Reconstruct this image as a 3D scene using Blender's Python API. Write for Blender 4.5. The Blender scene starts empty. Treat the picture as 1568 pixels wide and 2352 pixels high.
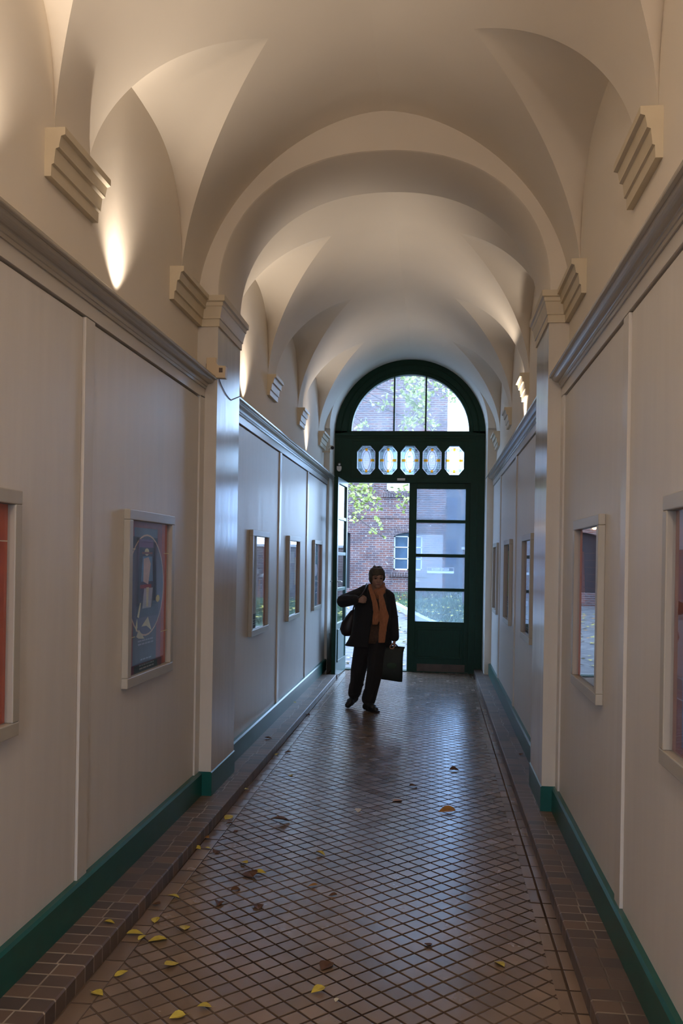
import bpy, bmesh, math, random
from math import sin, cos, pi, sqrt, radians
from mathutils import Vector, Matrix
random.seed(7)
scene = bpy.context.scene
COL = scene.collection

# ------------------------------------------------------------------ materials
def new_mat(name):
    m = bpy.data.materials.new(name); m.use_nodes = True
    nt = m.node_tree; nt.nodes.clear()
    out = nt.nodes.new('ShaderNodeOutputMaterial')
    return m, nt, out

def N(nt, t, **kw):
    n = nt.nodes.new(t)
    for k, v in kw.items():
        if k.startswith('i_'):
            key = k[2:]
            n.inputs[int(key) if key.isdigit() else key.replace('_', ' ')].default_value = v
        else:
            setattr(n, k, v)
    return n

def rgba(c): return (c[0], c[1], c[2], 1.0)

def ramp(nt, fac, c0, c1, p0=0.0, p1=1.0):
    r = N(nt, 'ShaderNodeValToRGB')
    r.color_ramp.elements[0].position = p0; r.color_ramp.elements[1].position = p1
    r.color_ramp.elements[0].color = rgba(c0); r.color_ramp.elements[1].color = rgba(c1)
    nt.links.new(fac, r.inputs[0]); return r

def mth(nt, op, a, b=None, c=None):
    n = N(nt, 'ShaderNodeMath', operation=op)
    for i, v in enumerate((a, b, c)):
        if v is None: continue
        if isinstance(v, (int, float)): n.inputs[i].default_value = v
        else: nt.links.new(v, n.inputs[i])
    return n.outputs[0]

def simple(name, col, rough=0.5, var=0.08, scale=6.0, metal=0.0, coat=0.0, bump=0.0, bscale=60.0, spec=0.5, sheen=0.0, stretch=None):
    m, nt, out = new_mat(name)
    b = N(nt, 'ShaderNodeBsdfPrincipled', i_Roughness=rough, i_Metallic=metal)
    b.inputs['Coat Weight'].default_value = coat
    b.inputs['Coat Roughness'].default_value = 0.15
    b.inputs['Specular IOR Level'].default_value = spec
    b.inputs['Sheen Weight'].default_value = sheen
    tc = N(nt, 'ShaderNodeTexCoord')
    vec = tc.outputs['Object']
    if stretch:
        mp = N(nt, 'ShaderNodeMapping'); mp.inputs['Scale'].default_value = stretch
        nt.links.new(vec, mp.inputs['Vector']); vec = mp.outputs[0]
    no = N(nt, 'ShaderNodeTexNoise', i_Scale=scale, i_Detail=4.0)
    nt.links.new(vec, no.inputs['Vector'])
    lo = tuple(max(0, c * (1 - var)) for c in col); hi = tuple(min(1, c * (1 + var)) for c in col)
    r = ramp(nt, no.outputs['Fac'], lo, hi, 0.3, 0.7)
    nt.links.new(r.outputs[0], b.inputs['Base Color'])
    if bump > 0:
        n2 = N(nt, 'ShaderNodeTexNoise', i_Scale=bscale, i_Detail=3.0)
        nt.links.new(vec, n2.inputs['Vector'])
        bp = N(nt, 'ShaderNodeBump', i_Strength=bump, i_Distance=0.01)
        nt.links.new(n2.outputs['Fac'], bp.inputs['Height'])
        nt.links.new(bp.outputs[0], b.inputs['Normal'])
    nt.links.new(b.outputs[0], out.inputs[0])
    return m

def emit(name, col, s):
    m, nt, out = new_mat(name)
    e = N(nt, 'ShaderNodeEmission', i_Color=rgba(col), i_Strength=s)
    nt.links.new(e.outputs[0], out.inputs[0]); return m

def glass_thin(name, tint=(0.95, 0.97, 1.0), rough=0.02, haze=0.0, hazecol=(0.8, 0.85, 0.9), dirt=0.0):
    m, nt, out = new_mat(name)
    tr = N(nt, 'ShaderNodeBsdfTransparent', i_Color=rgba(tint))
    gl = N(nt, 'ShaderNodeBsdfGlossy', i_Roughness=rough)
    lw = N(nt, 'ShaderNodeLayerWeight'); fr = mth(nt, 'MULTIPLY_ADD', mth(nt, 'POWER', lw.outputs['Facing'], 5.0), 0.96, 0.035)
    base = tr.outputs[0]
    if haze > 0:
        tl = N(nt, 'ShaderNodeBsdfTranslucent', i_Color=rgba(hazecol))
        mx = N(nt, 'ShaderNodeMixShader')
        tc = N(nt, 'ShaderNodeTexCoord')
        mp = N(nt, 'ShaderNodeMapping'); mp.inputs['Scale'].default_value = (7, 7, 2.2)
        nt.links.new(tc.outputs['Object'], mp.inputs[0])
        no = N(nt, 'ShaderNodeTexNoise', i_Scale=2.5, i_Detail=8.0, i_Roughness=0.7)
        nt.links.new(mp.outputs[0], no.inputs['Vector'])
        f = mth(nt, 'MULTIPLY_ADD', no.outputs['Fac'], dirt * 2, haze - dirt)
        f = mth(nt, 'MINIMUM', mth(nt, 'MAXIMUM', f, 0.0), 1.0)
        nt.links.new(f, mx.inputs[0]); nt.links.new(tr.outputs[0], mx.inputs[1]); nt.links.new(tl.outputs[0], mx.inputs[2])
        base = mx.outputs[0]
    m2 = N(nt, 'ShaderNodeMixShader')
    nt.links.new(fr, m2.inputs[0]); nt.links.new(base, m2.inputs[1]); nt.links.new(gl.outputs[0], m2.inputs[2])
    nt.links.new(m2.outputs[0], out.inputs[0]); return m

def tile_mat():
    """small square clinker tiles laid diagonally, with a straight border row along both kerbs"""
    m, nt, out = new_mat('clinker_floor_tiles')
    tc = N(nt, 'ShaderNodeTexCoord'); sp = N(nt, 'ShaderNodeSeparateXYZ')
    nt.links.new(tc.outputs['Object'], sp.inputs[0])
    X, Y = sp.outputs[0], sp.outputs[1]
    p = 0.0835
    k = 1 / (sqrt(2) * p)
    u = mth(nt, 'MULTIPLY', mth(nt, 'ADD', X, Y), k); v = mth(nt, 'MULTIPLY', mth(nt, 'SUBTRACT', Y, X), k)
    def cell(a, b, jx, jy):
        fa, fb = mth(nt, 'FRACT', a), mth(nt, 'FRACT', b)
        ia, ib = mth(nt, 'FLOOR', a), mth(nt, 'FLOOR', b)
        da = mth(nt, 'SUBTRACT', 0.5, mth(nt, 'ABSOLUTE', mth(nt, 'SUBTRACT', fa, 0.5)))
        db = mth(nt, 'SUBTRACT', 0.5, mth(nt, 'ABSOLUTE', mth(nt, 'SUBTRACT', fb, 0.5)))
        d = mth(nt, 'MINIMUM', mth(nt, 'DIVIDE', da, jx), mth(nt, 'DIVIDE', db, jy))  # 1 at joint edge
        return ia, ib, d
    ia, ib, d1 = cell(u, v, 0.055, 0.055)
    # border rows
    bx = mth(nt, 'MULTIPLY', X, 1 / 0.088); by = mth(nt, 'MULTIPLY', Y, 1 / 0.174)
    ic, idd, d2 = cell(mth(nt, 'ADD', bx, 14.886), by, 0.06, 0.03)
    isb = mth(nt, 'MAXIMUM', mth(nt, 'LESS_THAN', X, -1.222), mth(nt, 'GREATER_THAN', X, 0.487))
    def mixv(a, b):
        n = N(nt, 'ShaderNodeMix', data_type='FLOAT')
        nt.links.new(isb, n.inputs[0]); nt.links.new(a, n.inputs[2]); nt.links.new(b, n.inputs[3]); return n.outputs[0]
    i1, i2, d = mixv(ia, ic), mixv(ib, idd), mixv(d1, d2)
    cmb = N(nt, 'ShaderNodeCombineXYZ'); nt.links.new(i1, cmb.inputs[0]); nt.links.new(i2, cmb.inputs[1]); nt.links.new(isb, cmb.inputs[2])
    wn = N(nt, 'ShaderNodeTexWhiteNoise', noise_dimensions='3D'); nt.links.new(cmb.outputs[0], wn.inputs['Vector'])
    tilec = ramp(nt, wn.outputs['Value'], (0.165, 0.118, 0.086), (0.250, 0.182, 0.132))
    big = N(nt, 'ShaderNodeTexNoise', i_Scale=1.6, i_Detail=4.0); nt.links.new(tc.outputs['Object'], big.inputs['Vector'])
    br = ramp(nt, big.outputs['Fac'], (0.78, 0.78, 0.80), (1.12, 1.06, 1.0), 0.3, 0.7)
    mul = N(nt, 'ShaderNodeMix', data_type='RGBA', blend_type='MULTIPLY'); mul.inputs[0].default_value = 1.0
    nt.links.new(tilec.outputs[0], mul.inputs[6]); nt.links.new(br.outputs[0], mul.inputs[7])
    inn = mth(nt, 'SMOOTH_MIN', d, 1.0, 0.3)  # 0 at joint centre to 1 inside the tile
    st = N(nt, 'ShaderNodeMapRange', interpolation_type='SMOOTHSTEP'); st.inputs[1].default_value = 0.75; st.inputs[2].default_value = 1.35
    nt.links.new(d, st.inputs[0])
    f = st.outputs[0]
    jn = N(nt, 'ShaderNodeTexNoise', i_Scale=0.9, i_Detail=2.0); nt.links.new(tc.outputs['Object'], jn.inputs['Vector'])
    jc = ramp(nt, jn.outputs['Fac'], (0.050, 0.033, 0.025), (0.15, 0.108, 0.080), 0.40, 0.66)
    mc = N(nt, 'ShaderNodeMix', data_type='RGBA')
    nt.links.new(f, mc.inputs[0]); nt.links.new(jc.outputs[0], mc.inputs[6]); nt.links.new(mul.outputs[2], mc.inputs[7])
    b = N(nt, 'ShaderNodeBsdfPrincipled')
    nt.links.new(mc.outputs[2], b.inputs['Base Color'])
    fine = N(nt, 'ShaderNodeTexNoise', i_Scale=5.0, i_Detail=5.0); nt.links.new(tc.outputs['Object'], fine.inputs['Vector'])
    rt = mth(nt, 'MULTIPLY_ADD', fine.outputs['Fac'], 0.10, 0.17)
    rt = mth(nt, 'MULTIPLY_ADD', wn.outputs['Value'], 0.05, rt)
    rm = N(nt, 'ShaderNodeMix', data_type='FLOAT'); rm.inputs[2].default_value = 0.85
    nt.links.new(f, rm.inputs[0]); nt.links.new(rt, rm.inputs[3]); nt.links.new(rm.outputs[0], b.inputs['Roughness'])
    sm = N(nt, 'ShaderNodeMix', data_type='FLOAT'); sm.inputs[2].default_value = 0.05; sm.inputs[3].default_value = 0.8
    nt.links.new(f, sm.inputs[0]); nt.links.new(sm.outputs[0], b.inputs['Specular IOR Level'])
    # each tile a little out of level
    tilt = N(nt, 'ShaderNodeVectorMath', operation='MULTIPLY_ADD')
    nt.links.new(wn.outputs['Color'], tilt.inputs[0]); tilt.inputs[1].default_value = (0.008, 0.008, 0.0); tilt.inputs[2].default_value = (-0.004, -0.004, 0.0)
    hgt = N(nt, 'ShaderNodeMapRange', interpolation_type='SMOOTHSTEP'); hgt.inputs[1].default_value = 0.5; hgt.inputs[2].default_value = 1.5
    nt.links.new(d, hgt.inputs[0])
    bp = N(nt, 'ShaderNodeBump', i_Strength=0.5, i_Distance=0.004); nt.links.new(hgt.outputs[0], bp.inputs['Height'])
    add = N(nt, 'ShaderNodeVectorMath', operation='ADD'); nt.links.new(bp.outputs[0], add.inputs[0]); nt.links.new(tilt.outputs[0], add.inputs[1])
    nm = N(nt, 'ShaderNodeVectorMath', operation='NORMALIZE'); nt.links.new(add.outputs[0], nm.inputs[0])
    nt.links.new(nm.outputs[0], b.inputs['Normal'])
    nt.links.new(b.outputs[0], out.inputs[0]); return m

def kerb_mat(name, edge, sgn):
    """brick kerb: courses across, pale mortar. edge = X of the nosing"""
    m, nt, out = new_mat(name)
    tc = N(nt, 'ShaderNodeTexCoord'); sp = N(nt, 'ShaderNodeSeparateXYZ'); nt.links.new(tc.outputs['Object'], sp.inputs[0])
    X, Y, Z = sp.outputs
    # distance across the kerb measured from the nosing
    dx = mth(nt, 'MULTIPLY', mth(nt, 'SUBTRACT', X, edge), sgn)
    by = mth(nt, 'DIVIDE', Y, 0.0885)
    iy = mth(nt, 'FLOOR', by); fy = mth(nt, 'FRACT', by)
    dy = mth(nt, 'SUBTRACT', 0.5, mth(nt, 'ABSOLUTE', mth(nt, 'SUBTRACT', fy, 0.5)))
    w0 = N(nt, 'ShaderNodeTexWhiteNoise', noise_dimensions='1D'); nt.links.new(iy, w0.inputs['W'])
    split = mth(nt, 'MULTIPLY_ADD', w0.outputs['Value'], 0.03, 0.088)
    d_s = mth(nt, 'ABSOLUTE', mth(nt, 'SUBTRACT', dx, split))
    back = mth(nt, 'GREATER_THAN', dx, split)
    d = mth(nt, 'MINIMUM', mth(nt, 'DIVIDE', dy, 0.05), mth(nt, 'DIVIDE', d_s, 0.0035))
    st = N(nt, 'ShaderNodeMapRange', interpolation_type='SMOOTHSTEP'); st.inputs[1].default_value = 0.6; st.inputs[2].default_value = 1.3
    nt.links.new(d, st.inputs[0])
    cmb = N(nt, 'ShaderNodeCombineXYZ'); nt.links.new(iy, cmb.inputs[0]); nt.links.new(back, cmb.inputs[1])
    wn = N(nt, 'ShaderNodeTexWhiteNoise', noise_dimensions='3D'); nt.links.new(cmb.outputs[0], wn.inputs['Vector'])
    bc = ramp(nt, wn.outputs['Value'], (0.085, 0.062, 0.055), (0.165, 0.108, 0.078))
    no = N(nt, 'ShaderNodeTexNoise', i_Scale=2.2, i_Detail=5.0); nt.links.new(tc.outputs['Object'], no.inputs['Vector'])
    mo = ramp(nt, no.outputs['Fac'], (0.12, 0.09, 0.07), (0.36, 0.30, 0.24), 0.38, 0.60)
    mc = N(nt, 'ShaderNodeMix', data_type='RGBA')
    nt.links.new(st.outputs[0], mc.inputs[0]); nt.links.new(mo.outputs[0], mc.inputs[6]); nt.links.new(bc.outputs[0], mc.inputs[7])
    b = N(nt, 'ShaderNodeBsdfPrincipled', i_Roughness=0.5)
    nt.links.new(mc.outputs[2], b.inputs['Base Color'])
    bp = N(nt, 'ShaderNodeBump', i_Strength=0.4, i_Distance=0.003); nt.links.new(st.outputs[0], bp.inputs['Height']); nt.links.new(bp.outputs[0], b.inputs['Normal'])
    nt.links.new(b.outputs[0], out.inputs[0]); return m

def brick_mat(name, c1, c2, mort, scale=1.0, rot=False):
    m, nt, out = new_mat(name)
    tc = N(nt, 'ShaderNodeTexCoord'); sp = N(nt, 'ShaderNodeSeparateXYZ'); nt.links.new(tc.outputs['Object'], sp.inputs[0])
    cmb = N(nt, 'ShaderNodeCombineXYZ')
    nt.links.new(mth(nt, 'ADD', sp.outputs[0], sp.outputs[1]), cmb.inputs[0]); nt.links.new(sp.outputs[2], cmb.inputs[1])
    b = N(nt, 'ShaderNodeTexBrick'); nt.links.new(cmb.outputs[0], b.inputs['Vector'])
    b.inputs['Color1'].default_value = rgba(c1); b.inputs['Color2'].default_value = rgba(c2); b.inputs['Mortar'].default_value = rgba(mort)
    b.inputs['Scale'].default_value = scale; b.inputs['Mortar Size'].default_value = 0.014; b.inputs['Brick Width'].default_value = 0.26; b.inputs['Row Height'].default_value = 0.083
    no = N(nt, 'ShaderNodeTexNoise', i_Scale=1.3, i_Detail=6.0, i_Roughness=0.65); nt.links.new(tc.outputs['Object'], no.inputs['Vector'])
    r = ramp(nt, no.outputs['Fac'], (0.55, 0.55, 0.62), (1.35, 1.25, 1.2), 0.32, 0.7)
    mx = N(nt, 'ShaderNodeMix', data_type='RGBA', blend_type='MULTIPLY'); mx.inputs[0].default_value = 1
    nt.links.new(b.outputs['Color'], mx.inputs[6]); nt.links.new(r.outputs[0], mx.inputs[7])
    n2 = N(nt, 'ShaderNodeTexNoise', i_Scale=3.5, i_Detail=3.0); nt.links.new(tc.outputs['Object'], n2.inputs['Vector'])
    pt = ramp(nt, n2.outputs['Fac'], (0, 0, 0), (1, 1, 1), 0.66, 0.72)
    m2 = N(nt, 'ShaderNodeMix', data_type='RGBA'); m2.inputs[7].default_value = rgba((0.52, 0.50, 0.50))
    nt.links.new(mth(nt, 'MULTIPLY', pt.outputs[0], 0.6), m2.inputs[0]); nt.links.new(mx.outputs[2], m2.inputs[6])
    p = N(nt, 'ShaderNodeBsdfPrincipled', i_Roughness=0.9)
    nt.links.new(m2.outputs[2], p.inputs['Base Color']); nt.links.new(p.outputs[0], out.inputs[0]); return m

def enamel(name, col, rough=0.3):
    """brushed gloss paint: slightly wavy vertical brush marks"""
    m, nt, out = new_mat(name)
    b = N(nt, 'ShaderNodeBsdfPrincipled')
    tc = N(nt, 'ShaderNodeTexCoord')
    mp = N(nt, 'ShaderNodeMapping'); mp.inputs['Scale'].default_value = (1, 1, 0.12)
    nt.links.new(tc.outputs['Object'], mp.inputs[0])
    no = N(nt, 'ShaderNodeTexNoise', i_Scale=14.0, i_Detail=4.0); nt.links.new(mp.outputs[0], no.inputs['Vector'])
    r = ramp(nt, no.outputs['Fac'], tuple(c * 0.96 for c in col), tuple(min(1, c * 1.03) for c in col), 0.3, 0.7)
    nt.links.new(r.outputs[0], b.inputs['Base Color'])
    rr = mth(nt, 'MULTIPLY_ADD', no.outputs['Fac'], 0.14, rough - 0.07)
    nt.links.new(rr, b.inputs['Roughness'])
    bp = N(nt, 'ShaderNodeBump', i_Strength=0.07, i_Distance=0.004); nt.links.new(no.outputs['Fac'], bp.inputs['Height']); nt.links.new(bp.outputs[0], b.inputs['Normal'])
    nt.links.new(b.outputs[0], out.inputs[0]); return m

M = {}
M['plaster'] = simple('cream_plaster', (0.76, 0.70, 0.615), 0.85, 0.03, 1.2, bump=0.05, bscale=25)
M['enamel'] = enamel('cream_gloss_paint', (0.68, 0.655, 0.63), 0.40)
M['railpaint'] = simple('cream_rail_gloss_paint', (0.62, 0.585, 0.54), 0.29, 0.02, 2)
M['pilaster'] = enamel('pilaster_gloss_paint', (0.62, 0.575, 0.51), 0.19)
M['cornice'] = simple('shaded_cornice_gloss_paint', (0.41, 0.375, 0.325), 0.22, 0.03, 2)  # darker than the rails: the weaker light here is put into the paint
M['corbel'] = simple('corbel_paint', (0.62, 0.54, 0.40), 0.5, 0.04, 8)
M['base'] = simple('teal_green_gloss_paint', (0.004, 0.085, 0.068), 0.3, 0.12, 10)
M['green'] = simple('dark_green_gloss_paint', (0.006, 0.036, 0.021), 0.45, 0.12, 8, stretch=(6, 6, 1), spec=0.2)
M['skylit_leaf'] = simple('skylit_green_door_paint', (0.010, 0.072, 0.070), 0.35, 0.1, 8)  # teal lift over the frame green is daylight put into the leaf's colour
M['floor'] = tile_mat()
M['kerbL'] = kerb_mat('kerb_bricks_left', -1.31, -1)
M['kerbR'] = kerb_mat('kerb_bricks_right', 0.585, 1)
M['kick'] = simple('brown_kick_board', (0.075, 0.045, 0.03), 0.5, 0.2, 12)
M['frame'] = enamel('poster_frame_paint', (0.43, 0.405, 0.355), 0.36)
M['clear'] = glass_thin('poster_glass')
M['fanglass'] = glass_thin('dusty_fanlight_glass', haze=0.06, dirt=0.04)
M['frost'] = glass_thin('misted_door_glass', tint=(0.68, 0.74, 0.82), haze=0.055, dirt=0.035, hazecol=(0.78, 0.84, 0.92))
M['frostL'] = glass_thin('open_leaf_glass', haze=0.02, dirt=0.02, hazecol=(0.75, 0.82, 0.9))
M['metal'] = simple('brushed_metal', (0.6, 0.58, 0.55), 0.3, 0.05, 20, metal=1.0)
M['white'] = simple('white_plastic', (0.75, 0.73, 0.68), 0.4, 0.03, 10)
M['beigeplastic'] = simple('beige_plastic', (0.62, 0.50, 0.34), 0.45, 0.03, 10)
M['black'] = simple('black_plastic', (0.01, 0.01, 0.012), 0.3, 0.1, 10)
M['cable'] = simple('grey_cable', (0.10, 0.10, 0.14), 0.5, 0.1, 10)
M['lead'] = simple('lead_came', (0.10, 0.10, 0.13), 0.5, 0.1, 10)
M['brick'] = brick_mat('old_red_brick', (0.135, 0.055, 0.042), (0.070, 0.047, 0.055), (0.16, 0.14, 0.14))
M['brickdark'] = brick_mat('dark_brick', (0.10, 0.06, 0.055), (0.07, 0.05, 0.06), (0.14, 0.12, 0.12))
M['stone'] = simple('pale_kerb_stone', (0.36, 0.34, 0.36), 0.8, 0.15, 8)
M['greywall'] = simple('grey_render', (0.10, 0.115, 0.135), 0.9, 0.15, 1.2)
M['bark'] = simple('tree_bark', (0.07, 0.055, 0.05), 0.9, 0.3, 12)
M['darkvoid'] = simple('dark_interior', (0.012, 0.010, 0.014), 0.8, 0.1, 3)
M['wglass'] = simple('window_glass_outside', (0.05, 0.085, 0.13), 0.1, 0.15, 4, spec=0.8)
M['wframe'] = simple('white_window_paint', (0.62, 0.62, 0.62), 0.5, 0.05, 8)

# ------------------------------------------------------------------ mesh helpers
class MB:
    def __init__(s): s.v = []; s.f = []; s.m = []; s.sm = []
    def add(s, verts, faces, mi=0, smooth=False):
        o = len(s.v); s.v += [tuple(p) for p in verts]
        for f in faces: s.f.append([o + i for i in f]); s.m.append(mi); s.sm.append(smooth)
        return s
    def box(s, x0, x1, y0, y1, z0, z1, mi=0):
        if x0 > x1: x0, x1 = x1, x0
        if y0 > y1: y0, y1 = y1, y0
        v = [(x, y, z) for z in (z0, z1) for y in (y0, y1) for x in (x0, x1)]
        return s.add(v, [(0, 2, 3, 1), (4, 5, 7, 6), (0, 1, 5, 4), (2, 6, 7, 3), (0, 4, 6, 2), (1, 3, 7, 5)], mi)
    def prism(s, poly, fn, t0, t1, mi=0, smooth=False, cap=True):
        """poly: 2-D outline; fn(a,b,t) -> 3-D"""
        n = len(poly)
        v = [fn(a, b, t0) for a, b in poly] + [fn(a, b, t1) for a, b in poly]
        s.add(v, [(i, (i + 1) % n, n + (i + 1) % n, n + i) for i in range(n)], mi, smooth)
        if cap: s.add(v, [tuple(range(n))[::-1], tuple(range(n, 2 * n))], mi)
        return s
    def loft(s, rings, mi=0, smooth=True, cap=True, closed=True):
        n = len(rings[0]); v = [p for r in rings for p in r]; f = []
        for k in range(len(rings) - 1):
            for i in range(n if closed else n - 1):
                f.append((k * n + i, k * n + (i + 1) % n, (k + 1) * n + (i + 1) % n, (k + 1) * n + i))
        if cap: f += [tuple(range(n))[::-1], tuple(range((len(rings) - 1) * n, len(rings) * n))]
        return s.add(v, f, mi, smooth)
    def tube(s, pts, rad, seg=8, mi=0, flat=None):
        """tube along points; rad number or list; flat=(up vector, ratio) squashes across up"""
        pts = [Vector(p) for p in pts]; n = len(pts); rings = []
        if not isinstance(rad, (list, tuple)): rad = [rad] * n
        prev = None
        for i, p in enumerate(pts):
            t = (pts[min(i + 1, n - 1)] - pts[max(i - 1, 0)]).normalized()
            if prev is None:
                a = Vector((0, 0, 1)) if abs(t.z) < 0.9 else Vector((1, 0, 0))
                u = t.cross(a).normalized()
            else:
                u = (prev - t * prev.dot(t)).normalized()
            if flat: u = (flat[0] - t * flat[0].dot(t)).normalized()
            prev = u; w = t.cross(u)
            k = flat[1] if flat else 1.0
            rings.append([p + (u * cos(2 * pi * j / seg) * k + w * sin(2 * pi * j / seg)) * rad[i] for j in range(seg)])
        return s.loft(rings, mi)
    def ellipsoid(s, c, r, seg=24, rings=14, mi=0, rot=None):
        R = []
        for k in range(1, rings):
            th = pi * k / rings
            R.append([Vector((r[0] * sin(th) * cos(2 * pi * j / seg), r[1] * sin(th) * sin(2 * pi * j / seg), r[2] * cos(th))) for j in range(seg)])
        if rot: R = [[rot @ p for p in q] for q in R]
        R = [[Vector(c) + p for p in q] for q in R]
        return s.loft(R, mi)
    def obj(s, name, mats, parent=None, weld=False, recalc=True):
        me = bpy.data.meshes.new(name)
        me.from_pydata(s.v, [], s.f)
        if not isinstance(mats, (list, tuple)): mats = [mats]
        for m in mats: me.materials.append(M[m] if isinstance(m, str) else m)
        me.polygons.foreach_set('material_index', s.m)
        me.polygons.foreach_set('use_smooth', s.sm)
        if weld or recalc:
            bm = bmesh.new(); bm.from_mesh(me)
            if weld: bmesh.ops.remove_doubles(bm, verts=bm.verts, dist=1e-5)
            if recalc: bmesh.ops.recalc_face_normals(bm, faces=bm.faces)
            bm.to_mesh(me); bm.free()
        me.update()
        o = bpy.data.objects.new(name, me); COL.objects.link(o)
        if parent is not None: o.parent = parent
        return o

def tag(o, label, cat, group=None, kind=None):
    o['label'] = label; o['category'] = cat
    if group: o['group'] = group
    if kind: o['kind'] = kind
    return o
def struct(o, label, cat): return tag(o, label, cat, kind='structure')
def empty(name, loc=(0, 0, 0), rz=0.0):
    o = bpy.data.objects.new(name, None); COL.objects.link(o); o.location = loc; o.rotation_euler = (0, 0, rz)
    o.empty_display_size = 0.1
    return o
def bevel(o, w, seg=2, ang=40):
    b = o.modifiers.new('bevel', 'BEVEL'); b.width = w; b.segments = seg; b.limit_method = 'ANGLE'; b.angle_limit = radians(ang)
    return o

# ------------------------------------------------------------------ measures (metres; camera at the origin, looking along +Y)
Y0 = -3.6            # corridor behind the camera
YE = 12.35           # vault ends
YD = 13.05           # plane of the door
ZK = 0.07            # kerb height
CX = -0.3825         # centre line
WL, WR = -1.585, 0.82
HW = 1.2025
Z0 = 3.36            # springing
CROWN = 4.55
P0, P1 = 5.71, 6.37  # pilasters and transverse arch
side = {'left': dict(s=1, wall=WL, panel=-1.541, stile=-1.529, base=-1.506, pil=-1.447, kerb=-1.31),
        'right': dict(s=-1, wall=WR, panel=0.790, stile=0.778, base=0.757, pil=0.694, kerb=0.585)}
STILES = {'left': [0.0, 1.88, 3.765, 8.633, 10.525], 'right': [0.0, 1.88, 3.80, 8.86, 10.95]}

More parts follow.
